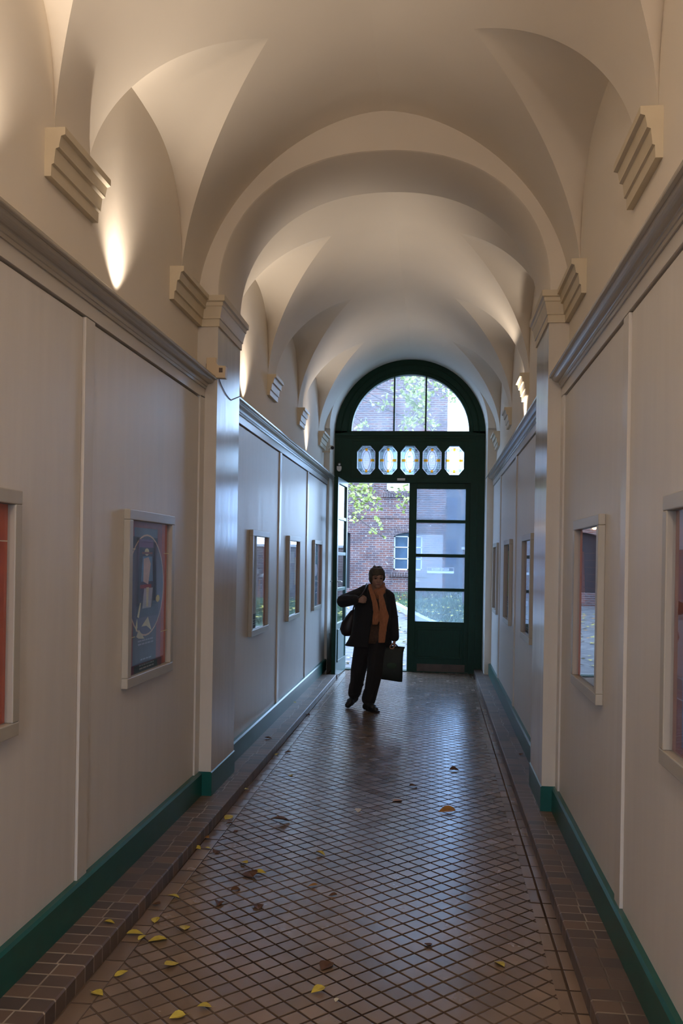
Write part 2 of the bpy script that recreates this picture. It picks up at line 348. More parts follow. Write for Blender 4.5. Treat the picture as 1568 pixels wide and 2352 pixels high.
# ------------------------------------------------------------------ floor, kerbs, walls
mb = MB().box(-1.6, 0.85, Y0, 13.15, -0.10, 0.0)
struct(mb.obj('floor', 'floor'), 'floor of small brown clinker tiles laid diagonally', 'floor')
for nm, s in side.items():
    yend = 11.93 if nm == 'left' else 12.99
    mb = MB().prism([(s['kerb'], 0.0), (s['kerb'], ZK - 0.006), (s['kerb'] - s['s'] * 0.006, ZK), (s['wall'], ZK), (s['wall'], 0.0)], lambda a, b, t: (a, t, b), Y0, yend)
    struct(mb.obj('trim_1' if nm == 'left' else 'trim_2', 'kerbL' if nm == 'left' else 'kerbR'), 'low brick kerb along the %s wall' % nm, 'kerb')
    # masonry wall behind and above the panelling
    w, so = s['wall'], -s['s']
    mb = MB().box(w, w + so * 0.2, Y0, YD + 0.1, 0, 4.75)
    struct(mb.obj('wall_%s' % nm, 'plaster'), '%s corridor wall of plain cream plaster above the panelling' % nm, 'wall')
    # panelling: sunk panels, stiles and a top rail
    mb = MB()
    for a, b in ((Y0, P0), (P1, 12.42)):
        cuts = [a] + [q for y in STILES[nm] if a < y < b for q in (y - 0.060, y - 0.051)] + [b]
        for p0, p1 in zip(cuts[0::2], cuts[1::2]): mb.box(w, s['panel'], p0, p1, ZK, 2.680)
        mb.box(w, w + s['s'] * 0.008, a, b, ZK, 2.76)
        mb.box(w, s['stile'], a, b, 2.69, 2.755, 1)
        if b == P0: mb.box(w, s['stile'], 5.605, P0, ZK, 2.70, 1)
    for y in STILES[nm]: mb.box(w, s['stile'], y - 0.052, y + 0.052, ZK, 2.685, 1)
    o = mb.obj('trim_3' if nm == 'left' else 'trim_4', ['enamel', 'railpaint']); bevel(o, 0.0015)
    struct(o, 'glossy cream wall panelling along the %s wall' % nm, 'panelling')
    # cornice shelf
    S, x0 = s['s'], s['stile']
    prof = [(0.0, 2.752), (0.008, 2.752), (0.010, 2.767), (0.015, 2.769), (0.018, 2.783), (0.022, 2.786)]
    prof += [(0.022 + 0.040 * sin(k * pi / 12), 2.786 + 0.026 * (1 - cos(k * pi / 12))) for k in range(1, 7)]
    prof += [(0.066, 2.812), (0.078, 2.814), (0.080, 2.818), (0.080, 2.828), (0.076, 2.832), (0.0, 2.832)]
    prof = [(x0 + S * d, z) for d, z in prof] + [(w, 2.832), (w, 2.752)]
    mb = MB()
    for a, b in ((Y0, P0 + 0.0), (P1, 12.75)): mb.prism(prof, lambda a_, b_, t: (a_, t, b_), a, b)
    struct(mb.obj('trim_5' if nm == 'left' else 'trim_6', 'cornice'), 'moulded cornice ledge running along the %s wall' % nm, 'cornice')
    # green skirting, stepping round the pilaster
    mb = MB()
    def skirt(x, a, b):
        mb.prism([(w, ZK), (x, ZK), (x, 0.213), (x - S * 0.010, 0.225), (w, 0.225)], lambda a_, b_, t: (a_, t, b_), a, b)
    skirt(s['base'], Y0, P0); skirt(s['base'], P1, 12.42 if nm == 'left' else 12.95)
    mb.prism([(w, ZK), (s['pil'] + S * 0.007, ZK), (s['pil'] + S * 0.007, 0.222), (s['pil'], 0.228), (w, 0.228)], lambda a_, b_, t: (a_, t, b_), P0 - 0.008, P1 + 0.008)
    struct(mb.obj('baseboard_%s' % nm, 'base'), 'dark teal green skirting board at the foot of the %s wall' % nm, 'skirting board')
    # pilaster with moulded capital
    root = empty('trim_7' if nm == 'left' else 'trim_8', (s['pil'], (P0 + P1) / 2, ZK))
    struct(root, 'square pilaster with moulded capital on the %s wall' % nm, 'pilaster')
    def loc(o, root=root):
        o.location = -Vector(root.location); o.parent = root; return o
    loc(MB().box(w, s['pil'], P0, P1, ZK, 3.20).obj('shaft', 'pilaster'))
    cp = [(0.010, 3.165), (0.010, 3.212), (0.017, 3.216), (0.017, 3.226), (0.022, 3.250), (0.030, 3.290), (0.036, 3.296), (0.038, 3.318), (0.050, 3.324), (0.052, 3.360)]
    rings = []
    for e, z in [(0.0, 3.165)] + cp:
        xa = s['pil'] + S * e
        rings.append([(w, P0 - e, z), (xa, P0 - e, z), (xa, P1 + e, z), (w, P1 + e, z)])
    loc(MB().loft(rings, smooth=False).obj('capital', 'corbel'))
    # corbels under the springing of the lunettes
    cpr = [(0.0, 3.165), (0.028, 3.165), (0.030, 3.212), (0.040, 3.216), (0.040, 3.226), (0.046, 3.275), (0.060, 3.280), (0.060, 3.288), (0.068, 3.325), (0.085, 3.330), (0.085, 3.36), (0.0, 3.36)]
    k = 0
    for a, b, txt in [(1.62, 2.12, 'behind the camera end'), (3.40, 3.90, 'nearest the camera'), (5.08, P0, 'joined to the near side of the pilaster capital'), (P1, 6.72, 'joined to the far side of the pilaster capital'),
                      (8.13, 8.54, 'first beyond the pilaster'), (9.95, 10.34, 'second beyond the pilaster'), (11.77, 12.34, 'nearest the green door')]:
        if a < 3: continue
        mb = MB().prism([(w + S * d, z) for d, z in cpr], lambda a_, b_, t: (a_, t, b_), a, b)
        o = mb.obj('trim_%d' % ((10 if nm == 'left' else 20) + k), 'corbel'); k += 1
        struct(o, 'moulded corbel high on the %s wall, %s' % (nm, txt), 'corbel')

# near end wall (behind the camera)
mb = MB().box(-1.9, -1.0, Y0 - 0.2, Y0, -0.1, 4.8).box(0.25, 1.1, Y0 - 0.2, Y0, -0.1, 4.8).box(-1.0, 0.25, Y0 - 0.2, Y0, 2.5, 4.8)
struct(mb.obj('wall_near', 'plaster'), 'plaster end wall behind the camera with an open street doorway', 'wall')

# ------------------------------------------------------------------ vaults
def arc(t):
    t = min(1.0, t)
    return max(0.0, 1 - t ** 2.8) ** (1 / 2.8)
def Vz(d):               # barrel, d from the wall
    q = (HW - d) / HW
    return Z0 + (CROWN - Z0) * max(0.0, 1 - max(0.0, q) ** 1.75) ** (1 / 1.75)
def groin(t): return 0.67 * (1 - min(1.0, t))       # plan of the groin: a straight-sided V
def Lz(d, t):
    zw = Z0 + 0.69 * arc(t); g = groin(t)
    return zw + (Vz(g) - zw) * (d / g) ** 0.85 if g > 1e-6 else Z0
LH = 0.74
def bay(mb, y0, y1, centres):
    cols = []   # (y, t or None, which half)
    edges = []
    segs = []
    y = y0
    for c in centres:
        a, b = max(c - LH, y0), min(c + LH, y1)
        if a > y + 1e-4: segs.append((None, [y, a]))
        ys = [c + LH * sin(radians(k)) for k in range(-90, 91, 2)]; segs.append((c, [q for q in ys if a - 1e-6 <= q <= b + 1e-6]))
        y = b
    if y < y1 - 1e-4: segs.append((None, [y, y1]))
    for S, w in ((1, WL), (-1, WR)):
        for c, ys in segs:
            lun, vau = [], []
            for q in ys:
                ds = 0.0
                if c is not None:
                    t = abs(q - c) / LH
                    if t < 0.9999:
                        ds = groin(t)
                    n = 10
                    lun.append([(w + S * ds * k / n, q, Lz(ds * k / n, t) if ds > 0 else Z0) for k in range(n + 1)])
                th0 = math.acos(max(-1, min(1, (HW - ds) / HW)))
                vau.append([(w + S * (HW - HW * cos(th0 + (pi / 2 - th0) * k / 26)), q, Vz(HW - HW * cos(th0 + (pi / 2 - th0) * k / 26))) for k in range(27)])
            if S < 0: vau = [r[::-1] for r in vau]; lun = [r[::-1] for r in lun]
            mb.loft(vau, smooth=True, cap=False, closed=False)
            if lun: mb.loft(lun, smooth=True, cap=False, closed=False)
mb = MB()
bay(mb, Y0, P0, [-2.745, -0.915, 0.915, 2.745, 4.575])
bay(mb, P1, YE, [7.42, 9.24, 11.055])
o = mb.obj('ceiling', 'plaster', recalc=False)
struct(o, 'cream barrel vault with pointed lunettes along both sides', 'vaulted ceiling')
# opaque roof over the vault
struct(MB().box(-1.85, 1.1, Y0 - 0.2, 13.3, 4.75, 4.95).obj('roof_slab', 'plaster'), 'floor slab above the vaulted corridor', 'slab')

def arch_curve(hw, z0, top, n, cnt=48):
    r = []
    for k in range(cnt + 1):
        a = pi * k / cnt
        x = -hw * (1 if cos(a) > 0 else -1) * abs(cos(a)) ** (2 / n); z = z0 + (top - z0) * abs(sin(a)) ** (2 / n)
        r.append((x, z))
    return r
# transverse arch on the pilasters
ce = (-1.447 + 0.694) / 2; hw = (0.694 + 1.447) / 2
inn = arch_curve(hw, 3.355, 4.288, 2.2)
out_ = [(x * 1.16, z + 0.5) for x, z in inn]
out_[0] = (-1.30, 3.355); out_[-1] = (1.30, 3.355)
inn2 = [(x * 1.006, z + 0.008) for x, z in inn]; inn2[0] = (-hw - .006, 3.355); inn2[-1] = (hw + .006, 3.355)
P = lambda c, y: [(ce + x, y, z) for x, z in c]
mb = MB()
mb.loft([P(out_, P0), P(inn2, P0)], smooth=False, cap=False, closed=False)
mb.loft([P(inn2, P0), P(inn, P0 + 0.012), P(inn, P1 - 0.02), P(inn2, P1)], smooth=True, cap=False, closed=False)
mb.loft([P(inn2, P1), P(out_, P1)], smooth=False, cap=False, closed=False)
struct(mb.obj('trim_30', 'plaster', recalc=False), 'plastered transverse arch across the vault between the two pilasters', 'arch')
# end reveal in front of the door
ce2 = (-1.505 + 0.70) / 2; hw2 = (0.70 + 1.505) / 2
inn = arch_curve(hw2, 3.48, 4.585, 2.0)
inn = [(-hw2, 0.0)] + inn + [(hw2, 0.0)]
out_ = [(-1.25, 0.0)] + [(max(-1.25, min(1.25, x * 1.5)), z + 0.25 * (z - 3.48) / 1.1) for x, z in inn[1:-1]] + [(1.25, 0.0)]
P = lambda c, y: [(ce2 + x, y, z) for x, z in c]
mb = MB()
mb.loft([P(out_, 12.42), P(inn, 12.42)], smooth=False, cap=False, closed=False)
mb.loft([P([q for q in out_ if q[1] > 2.9], YE), P([q for q, r in zip(inn, out_) if r[1] > 2.9], YE)], smooth=False, cap=False, closed=False)
mb.loft([P([q for q in inn if q[1] > 2.9], YE), P([q for q in inn if q[1] > 2.9], 12.43)], smooth=True, cap=False, closed=False)
mb.loft([P(inn, 12.42), P(inn, YD + 0.1)], smooth=True, cap=False, closed=False)
struct(mb.obj('trim_31', 'plaster', recalc=False), 'plastered arched reveal around the green doorway', 'reveal')
# far wall around the portal (outer face)
mb = MB()
o2 = [(-4.5, -0.1)] + [(x * 4.0, min(9.0, z * 1.9)) for x, z in inn[1:-1]] + [(4.5, -0.1)]
o2[1] = (-4.5, 6.0); o2[-2] = (4.5, 6.0)
mb.loft([P(inn, YD + 0.12), P(o2, YD + 0.12)], smooth=False, cap=False, closed=False)
mb.loft([P(inn, YD + 0.30), P(o2, YD + 0.30)], smooth=False, cap=False, closed=False)
mb.loft([P(inn, YD + 0.05), P(inn, YD + 0.30)], smooth=True, cap=False, closed=False)
struct(mb.obj('wall_far', 'brick', recalc=False), 'end wall of the passage holding the arched green doorway', 'wall')

# ------------------------------------------------------------------ green portal: arch head, transom, jambs
XL, XRR = -1.505, 0.700
ya, yb = YD - 0.05, YD + 0.06
outc = [(ce2 + x, z) for x, z in arch_curve(hw2, 3.48, 4.585, 2.0)]
fc = -0.399; fh = 0.861
innc = [(fc + x, z) for x, z in arch_curve(fh, 3.534, 4.368, 2.0)]
mb = MB()
A = lambda c, y: [(x, y, z) for x, z in c]
for y in (ya, yb): mb.loft([A(outc, y), A(innc, y)], smooth=False, cap=False, closed=False)
mb.loft([A(innc, ya), A(innc, yb)], smooth=True, cap=False, closed=False)
# raised mouldings on the arch
mid1 = [(o_[0] * .62 + i_[0] * .38, o_[1] * .62 + i_[1] * .38) for o_, i_ in zip(outc, innc)]
mid2 = [(o_[0] * .22 + i_[0] * .78, o_[1] * .22 + i_[1] * .78) for o_, i_ in zip(outc, innc)]
for c in (mid1, mid2): mb.tube(A(c, ya), 0.012, 6)
mb.box(XL, XRR, ya, yb, 3.44, 3.534)
mb.box(XL, XRR, ya - 0.02, ya, 3.468, 3.50)
mb.box(XL, XRR, ya - 0.012, ya, 3.425, 3.452)
# transom with five eight-sided openings
OV = [(-1.036, 0.268), (-0.7135, 0.270), (-0.3905, 0.276), (-0.069, 0.274), (0.255, 0.280)]
xb = [XL, -0.875, -0.552, -0.230, 0.093, XRR]
zo, oh = 3.108, 0.425
za, zb = 2.78, 3.44
OCT = []
for i, (xc, w) in enumerate(OV):
    c = 0.088
    w2, h2 = w / 2, oh / 2
    oc = [(xc + w2, zo + h2 - c), (xc + w2 - c * .85, zo + h2), (xc - w2 + c * .85, zo + h2), (xc - w2, zo + h2 - c), (xc - w2, zo - h2 + c), (xc - w2 + c * .85, zo - h2), (xc + w2 - c * .85, zo - h2), (xc + w2, zo - h2 + c)]
    OCT.append(oc)
    l, r = xb[i], xb[i + 1]
    rc = [(r, oc[0][1]), (oc[1][0], zb), (oc[2][0], zb), (l, oc[3][1]), (l, oc[4][1]), (oc[5][0], za), (oc[6][0], za), (r, oc[7][1])]
    cor = {0: (r, zb), 2: (l, zb), 4: (l, za), 6: (r, za)}
    for y in (ya, yb):
        v = [(x, y, z) for x, z in oc] + [(x, y, z) for x, z in rc] + [(cor[k][0], y, cor[k][1]) for k in (0, 2, 4, 6)]
        fs = []
        for k in range(8):
            k2 = (k + 1) % 8
            if k in cor: fs.append((k, 8 + k, 16 + k // 2, 8 + k2, k2))
            else: fs.append((k, 8 + k, 8 + k2, k2))
        mb.add(v, fs)
    mb.loft([[(x, ya, z) for x, z in oc], [(x, yb, z) for x, z in oc]], smooth=False, cap=False)
# raised border round the transom panel
for (a, b, c, d) in [(-1.26, 0.45, 3.385, 3.402), (-1.26, 0.45, 2.842, 2.858), (-1.26, -1.244, 2.858, 3.385), (0.434, 0.45, 2.858, 3.385)]:
    mb.box(a, b, ya - 0.008, ya, c, d)
mb.box(XL, XRR, ya, yb, 2.775, 2.78)
mb.box(XL, -1.305, ya, yb, 0.0, 2.78); mb.box(0.512, XRR, ya, yb, 0.0, 2.78)
mb.box(0.500, 0.525, ya - 0.012, ya, 0.0, 2.78); mb.box(0.60, 0.612, ya - 0.008, ya, 0.16, 2.75)
mb.box(-1.305, 0.512, ya + 0.02, yb + 0.1, -0.02, 0.012)
o = mb.obj('trim_32', 'green'); struct(o, 'dark green timber portal with arched head, transom and jambs around the doorway', 'door frame')

# fanlight
root = struct(empty('window_1', (fc, YD, 3.534)), 'half-round fanlight of three dusty panes above the door', 'window')
def child(o, root):
    o.location = -Vector(root.location); o.parent = root; return o
mb = MB()
for x0, x1 in ((-0.645, -0.622), (-0.182, -0.158)): mb.box(x0, x1, ya + 0.01, yb - 0.01, 3.52, 4.35)
child(mb.obj('glazing_bar', 'green'), root)
def arcz(x): 
    q = (x - fc) / fh
    return 3.534 + (4.368 - 3.534) * sqrt(max(0, 1 - q * q))
for x0, x1 in ((fc - fh, -0.645), (-0.622, -0.182), (-0.158, fc + fh)):
    xs = [x0 + (x1 - x0) * k / 20 for k in range(21)]
    poly = [(x0, 3.52), (x1, 3.52)] + [(x, arcz(x) + 0.01) for x in reversed(xs)]
    child(MB().prism(poly, lambda a, b, t: (a, t, b), YD, YD + 0.004).obj('pane', 'fanglass', recalc=True), root)

# stained glass
def stained(name, cols):
    m, nt, out = new_mat(name)
    tr = N(nt, 'ShaderNodeBsdfTransparent', i_Color=rgba(cols)); tl = N(nt, 'ShaderNodeBsdfTranslucent', i_Color=rgba(cols))
    mx = N(nt, 'ShaderNodeMixShader'); mx.inputs[0].default_value = 0.20
    nt.links.new(tr.outputs[0], mx.inputs[1]); nt.links.new(tl.outputs[0], mx.inputs[2]); nt.links.new(mx.outputs[0], out.inputs[0]); return m
SG = [stained('glass_clear', (0.80, 0.85, 0.92)), stained('glass_ice', (0.62, 0.72, 0.84)), stained('glass_seagreen', (0.34, 0.47, 0.50)), stained('glass_amber', (0.95, 0.55, 0.14)), stained('glass_rose', (0.42, 0.36, 0.40)), M['lead']]
ORD = ['first from the left', 'second from the left', 'in the middle', 'second from the right', 'last on the right']
for i, (xc, w) in enumerate(OV):
    root = struct(empty('window_%d' % (2 + i), (xc, YD, zo)), 'eight-sided stained glass light in the door transom, %s of five' % ORD[i], 'window')
    w2, h2 = w / 2 + 0.003, oh / 2 + 0.003
    mb = MB()
    def lay(poly, mi, d): mb.add([(x, YD + d, z) for x, z in poly], [tuple(range(len(poly)))], mi)
    def ell(a, b, n=28, x=0, z=0): return [(x + a * cos(2 * pi * k / n), z + b * sin(2 * pi * k / n)) for k in range(n)]
    def ringp(p1, p2, mi, d):
        mb.loft([[(x, YD + d, z) for x, z in p1], [(x, YD + d, z) for x, z in p2]], mi, smooth=False, cap=False)
    oc = [(x - xc, z - zo) for x, z in OCT[i]]
    def octs(k): return [(x * (1 - k / w2), z * (1 - k / h2)) for x, z in oc]
    def subdiv(p, m=8):   # m points per edge
        q = []
        for a in range(len(p)):
            b = (a + 1) % len(p)
            for t in range(m): q.append((p[a][0] + (p[b][0] - p[a][0]) * t / m, p[a][1] + (p[b][1] - p[a][1]) * t / m))
        return q
    def eang(p, a, b):    # points of an ellipse at the same bearings
        r = []
        for x, z in p:
            k = 1 / sqrt((x / a) ** 2 + (z / b) ** 2); r.append((x * k, z * k))
        return r
    O1 = subdiv(octs(0.0)); O2 = subdiv(octs(0.014))
    ringp(O1, O2, 1, 0.0)
    E1 = eang(O2, w2 * 0.60, h2 * 0.80); ringp(O2, E1, 2, 0.0)
    E2 = eang(O2, w2 * 0.40, h2 * 0.64); ringp(E1, E2, 1, 0.0)
    lay(E2, 0, 0.0)
    child(mb.obj('coloured_glass', SG, recalc=False), root)
    mb = MB()
    for p in (octs(0.016), ):
        mb.tube([(x, YD - 0.003, z) for x, z in p + p[:1]], 0.0016, 4)
    for a, b in ((w2 * .61, h2 * .81), (w2 * .40, h2 * .64)):
        e = ell(a, b); mb.tube([(x, YD - 0.003, z) for x, z in e + e[:1]], 0.0022, 4)
    for sx in (-1, 1):
        for sz in (-1, 1):
            e = ell(0.017, 0.021, 10, sx * w2 * 0.60, sz * h2 * 0.66); mb.tube([(x, YD - 0.003, z) for x, z in e + e[:1]], 0.002, 4)
            mb.tube([(sx * w2 * .2, YD - 0.003, sz * h2 * .74), (sx * w2 * .45, YD - .003, sz * h2 * .79), (sx * w2 * .8, YD - .003, sz * h2 * .62)], 0.002, 4)
    child(mb.obj('leading', 'lead'), root)
    for x, z, a, b in ((0, h2 * .74, .018, .020), (0, -h2 * .74, .018, .020), (w2 * .66, 0, .028, .019), (-w2 * .66, 0, .028, .019)):
        child(MB().box(x - a, x + a, YD - 0.006, YD - 0.002, z - b, z + b).obj('amber_square', SG[3]), root)
    for sx in (-1, 1):
        for sz in (-1, 1):
            e = ell(0.011, 0.014, 10, sx * w2 * 0.60, sz * h2 * 0.66)
            child(MB().add([(x, YD - 0.004, z) for x, z in e], [tuple(range(10))]).obj('rose_roundel', SG[4], recalc=False), root)
    for c in root.children: c.location = (0, -YD, 0)

# ------------------------------------------------------------------ door leaves (local: x from hinge, y thickness centred, z up)
LW = 0.905
def leaf(root, mir, mat, glassmat, handle=True):
    def X(a): return a * mir
    T = 0.024
    g0, g1 = 0.082, LW - 0.112
    panes = [(2.238, 2.692), (1.737, 2.192), (1.236, 1.690), (0.743, 1.192)]
    zt = 2.775
    mb = MB()
    mb.box(X(0), X(g0), -T, T, 0.01, zt); mb.box(X(g1), X(LW), -T, T, 0.01, zt)
    mb.box(X(g0), X(g1), -T, T, 2.692, zt); mb.box(X(g0), X(g1), -T, T, 0.01, 0.743)
    for a, b in zip(panes[:-1], panes[1:]): mb.box(X(g0), X(g1), -0.018, 0.018, b[1], a[0])
    o = mb.obj('leaf_frame', mat, root); bevel(o, 0.003)
    for f in (-1, 1):
        mb = MB(); y0, y1 = f * T, f * (T + 0.012)
        for (a, b, c, d) in [(g0 + 0.02, g1 - 0.02, 0.625, 0.660), (g0 + 0.02, g1 - 0.02, 0.200, 0.232), (g0 + 0.02, g0 + 0.05, 0.232, 0.625), (g1 - 0.05, g1 - 0.02, 0.232, 0.625)]:
            mb.box(X(a), X(b), y0, y1, c, d)
        o = mb.obj('panel_moulding', mat, root); bevel(o, 0.004)
    for a, b in panes: MB().box(X(g0 - 0.01), X(g1 + 0.01), -0.002, 0.002, a - 0.01, b + 0.01).obj('pane', glassmat, root)
    hz = 1.33
    for f in (-1, 1) if handle else (1,):
        mb = MB()
        mb.box(X(LW - 0.075), X(LW - 0.035), f * T, f * (T + 0.006), hz - 0.11, hz + 0.06)
        mb.tube([(X(LW - 0.055), f * T, hz), (X(LW - 0.055), f * (T + 0.05), hz)], 0.009, 8)
        mb.tube([(X(LW - 0.055), f * (T + 0.045), hz), (X(LW - 0.17), f * (T + 0.05), hz - 0.006)], [0.009, 0.007], 8)
        mb.obj('door_handle', 'metal', root)
    return X
r1 = struct(empty('door_1', (0.512, YD + 0.01, 0)), 'closed right leaf of the green door with four misted panes', 'door')
X = leaf(r1, -1, 'green', 'frost', False)
MB().box(X(0.06), X(0.755), -0.036, -0.024, 0.012, 0.122).obj('kick_board', 'kick', r1)
r2 = struct(empty('door_2', (-1.318, YD - 0.06, 0), radians(-90 - 3.2)), 'left leaf of the green door swung open against the left wall', 'door')
X = leaf(r2, 1, 'skylit_leaf', 'frostL')
MB().box(X(LW), X(LW + 0.012), -0.028, 0.028, 0.012, 2.775).obj('meeting_edge', 'green', r2)
MB().box(X(LW - 0.10), X(LW + 0.03), 0.0, 0.06, 0.001, 0.05).obj('door_stop', 'kick', r2)

M['sticker'] = stained('white_sticker', (1.0, 1.0, 1.0)); M['sticker'].node_tree.nodes['Mix Shader'].inputs[0].default_value = 0.4
# sticker on the right leaf: a white bar under pale block letters in a thin outline
root = tag(empty('door_sticker', (0.08, YD - 0.004, 1.49)), 'small white door sticker with a row of pale letters on the third misted pane', 'sticker')
MB().box(-0.195, 0.195, 0, 0.001, -0.035, -0.002).obj('white_bar', 'sticker', root)
mb = MB()
mb.box(-0.195, 0.195, 0, 0.001, 0.046, 0.049); mb.box(-0.195, -0.192, 0, .001, -0.002, .046); mb.box(0.192, 0.195, 0, .001, -0.002, .046)
mb.obj('outline', 'sticker', root)
mb = MB(); x = -0.128
rs = random.Random(3)
for k in range(10):
    if k == 5: x += 0.012
    mb.box(x, x + 0.005, 0, 0.001, 0.004, 0.040); mb.box(x + 0.014, x + 0.019, 0, 0.001, 0.004, 0.040)
    z = rs.choice([0.018, 0.034, 0.004]); mb.box(x, x + 0.019, 0, 0.001, z, z + 0.006)
    x += 0.0245
mb.obj('lettering', 'sticker', root)
# small pale plate on the transom
o = MB().box(-0.574, -0.456, ya - 0.010, ya, 2.808, 2.842).obj('transom_plate', 'white'); bevel(o, 0.003)
tag(o, 'little pale rectangular plate screwed to the transom above the open doorway', 'plate')
# bell / sensor on the frame
root = tag(empty('door_bell', (-1.43, ya, 2.985)), 'white bell housing with a chrome dome on the upper left of the door frame', 'bell')
mb = MB(); pr = [(-0.034, 0.025), (0.034, 0.025), (0.034, -0.01)] + [(0.034 * cos(a), -0.012 - 0.04 * sin(a)) for a in [radians(t) for t in (10, 35, 60, 90, 120, 145, 170)]] + [(-0.034, -0.01)]
mb.prism(pr, lambda a, b, t: (a, t, b), -0.045, 0.0); o = mb.obj('housing', 'white', root); bevel(o, 0.008, 3)
MB().ellipsoid((0.002, -0.025, 0.052), (0.026, 0.026, 0.026), 16, 10).obj('dome', 'metal', root)
# CCTV camera below the last left corbel
root = tag(empty('security_camera', (-1.50, 12.25, 3.20)), 'small cream security camera with a dark lens under the last left corbel', 'camera')
mb = MB().box(-0.085, 0.02, -0.02, 0.02, -0.075, -0.058); mb.box(0.0, 0.016, -0.016, 0.016, -0.06, 0.0); mb.obj('bracket', 'beigeplastic', root)
mb = MB().tube([(0.0, 0.05, 0.0), (0.035, -0.02, -0.01), (0.055, -0.06, -0.016)], [0.028, 0.030, 0.030], 14); mb.obj('camera_body', 'white', root)
MB().tube([(0.055, -0.060, -0.016), (0.062, -0.075, -0.018)], [0.024, 0.022], 14).obj('lens', 'black', root)
# detector on the pilaster corner, with its cable
root = tag(empty('motion_detector', (-1.449, P0 - 0.001, 2.88)), 'beige motion detector box on the near corner of the left pilaster', 'detector')
mb = MB(); mb.box(-0.066, 0.0, -0.034, 0.0, -0.058, 0.075)
pr = [(-0.012, 0.055), (0.012, 0.022), (0.066, 0.016), (0.063, -0.062), (-0.012, -0.058)]
mb.prism(pr, lambda a, b, t: (a, t, b), -0.040, 0.01); o = mb.obj('housing', 'beigeplastic', root); bevel(o, 0.004)
MB().box(0.022, 0.046, -0.0425, -0.038, -0.026, 0.004).obj('sensor_eye', 'kick', root)
MB().box(-0.068, -0.0655, -0.03, -0.005, -0.015, 0.035).obj('vent_slot', 'black', root)
xx = -1.4435
pts = [(xx, 5.735, 2.83), (xx, 5.80, 2.80), (xx, 5.93, 2.765), (xx, 6.03, 2.752), (xx, 6.10, 2.750), (xx, 6.22, 2.783), (xx, 6.375, 2.826)]
q = []
for i in range(len(pts) - 1):
    for k in range(4): q.append(tuple(pts[i][j] + (pts[i + 1][j] - pts[i][j]) * k / 4 for j in range(3)))
q.append(pts[-1])
mb = MB().tube(q, 0.0028, 6)
tag(mb.obj('cable', 'cable'), 'thin dark cable sagging across the front of the left pilaster', 'cable')

# ------------------------------------------------------------------ posters
def pcol(c): 
    k = 'print_%d_%d_%d' % tuple(int(x * 255) for x in c)
    if k not in M: M[k] = simple(k, tuple(min(0.8, q * 3.0) for q in c), 0.55, 0.10, 14)
    return M[k]
RED = (0.19, 0.040, 0.030); PUR = (0.13, 0.048, 0.062); BLU = (0.045, 0.065, 0.11); DBL = (0.022, 0.03, 0.05); TEAL = (0.04, 0.10, 0.12); PALE = (0.34, 0.28, 0.20)
PW, PH = 0.66, 0.79
def poster(nm, yc, design, label):
    s = side[nm]; S = s['s']
    root = tag(empty('framed_poster', (s['panel'], yc, 1.43), 0.0), label, 'poster', 'framed posters along the corridor walls')
    fx = lambda d: S * d
    W, H, b = 0.762, 0.897, 0.052
    mb = MB()
    for (a, c, e, f) in [(-W / 2, W / 2, H / 2 - b, H / 2), (-W / 2, W / 2, -H / 2, -H / 2 + b), (-W / 2, -W / 2 + b, -H / 2 + b, H / 2 - b), (W / 2 - b, W / 2, -H / 2 + b, H / 2 - b)]:
        mb.box(fx(0.0), fx(0.034), a, c, e, f)
    o = mb.obj('frame', 'frame', root); bevel(o, 0.004)
    # the print, drawn with thin layered shapes; u to the right as a viewer faces the wall
    # a viewer facing the left wall sees +Y to the right; facing the right wall sees -Y to the right
    flip = 1 if S > 0 else -1
    mats, idx = [], {}
    mb = MB(); lay = [0]
    def mi(c):
        if c not in idx: idx[c] = len(mats); mats.append(pcol(c))
        return idx[c]
    def poly(pts, c):
        d = 0.0015 + 0.00025 * lay[0]; lay[0] += 1
        v = [(fx(d), flip * (u - 0.5) * PW, (w - 0.5) * PH) for u, w in pts]
        mb.add(v, [tuple(range(len(v)))], mi(c))
    def rect(u0, u1, w0, w1, c): poly([(u0, w0), (u1, w0), (u1, w1), (u0, w1)], c)
    def oval(u, w, a, b_, c, n=36): poly([(u + a * cos(2 * pi * k / n), w + b_ * sin(2 * pi * k / n)) for k in range(n)], c)
    rect(0, 1, 0, 1, design['ground'])
    design['draw'](rect, oval, poly)
    mb.obj('print', mats, root, recalc=False)
    MB().add([(fx(0.012), p, q) for p, q in ((-W / 2 + b - .004, -H / 2 + b - .004), (W / 2 - b + .004, -H / 2 + b - .004), (W / 2 - b + .004, H / 2 - b + .004), (-W / 2 + b - .004, H / 2 - b + .004))], [(0, 1, 2, 3)]).obj('glass', 'clear', root)
    return root
def lines(rect, u0, u1, w, n, c, st=0.018, seed=1):
    r = random.Random(seed)
    for k in range(n):
        uu = u0
        while uu < u1 - 0.02:
            l = min(u1 - uu, r.uniform(0.03, 0.09)); rect(uu, uu + l, w - k * st, w - k * st + st * 0.5, c); uu += l + 0.012
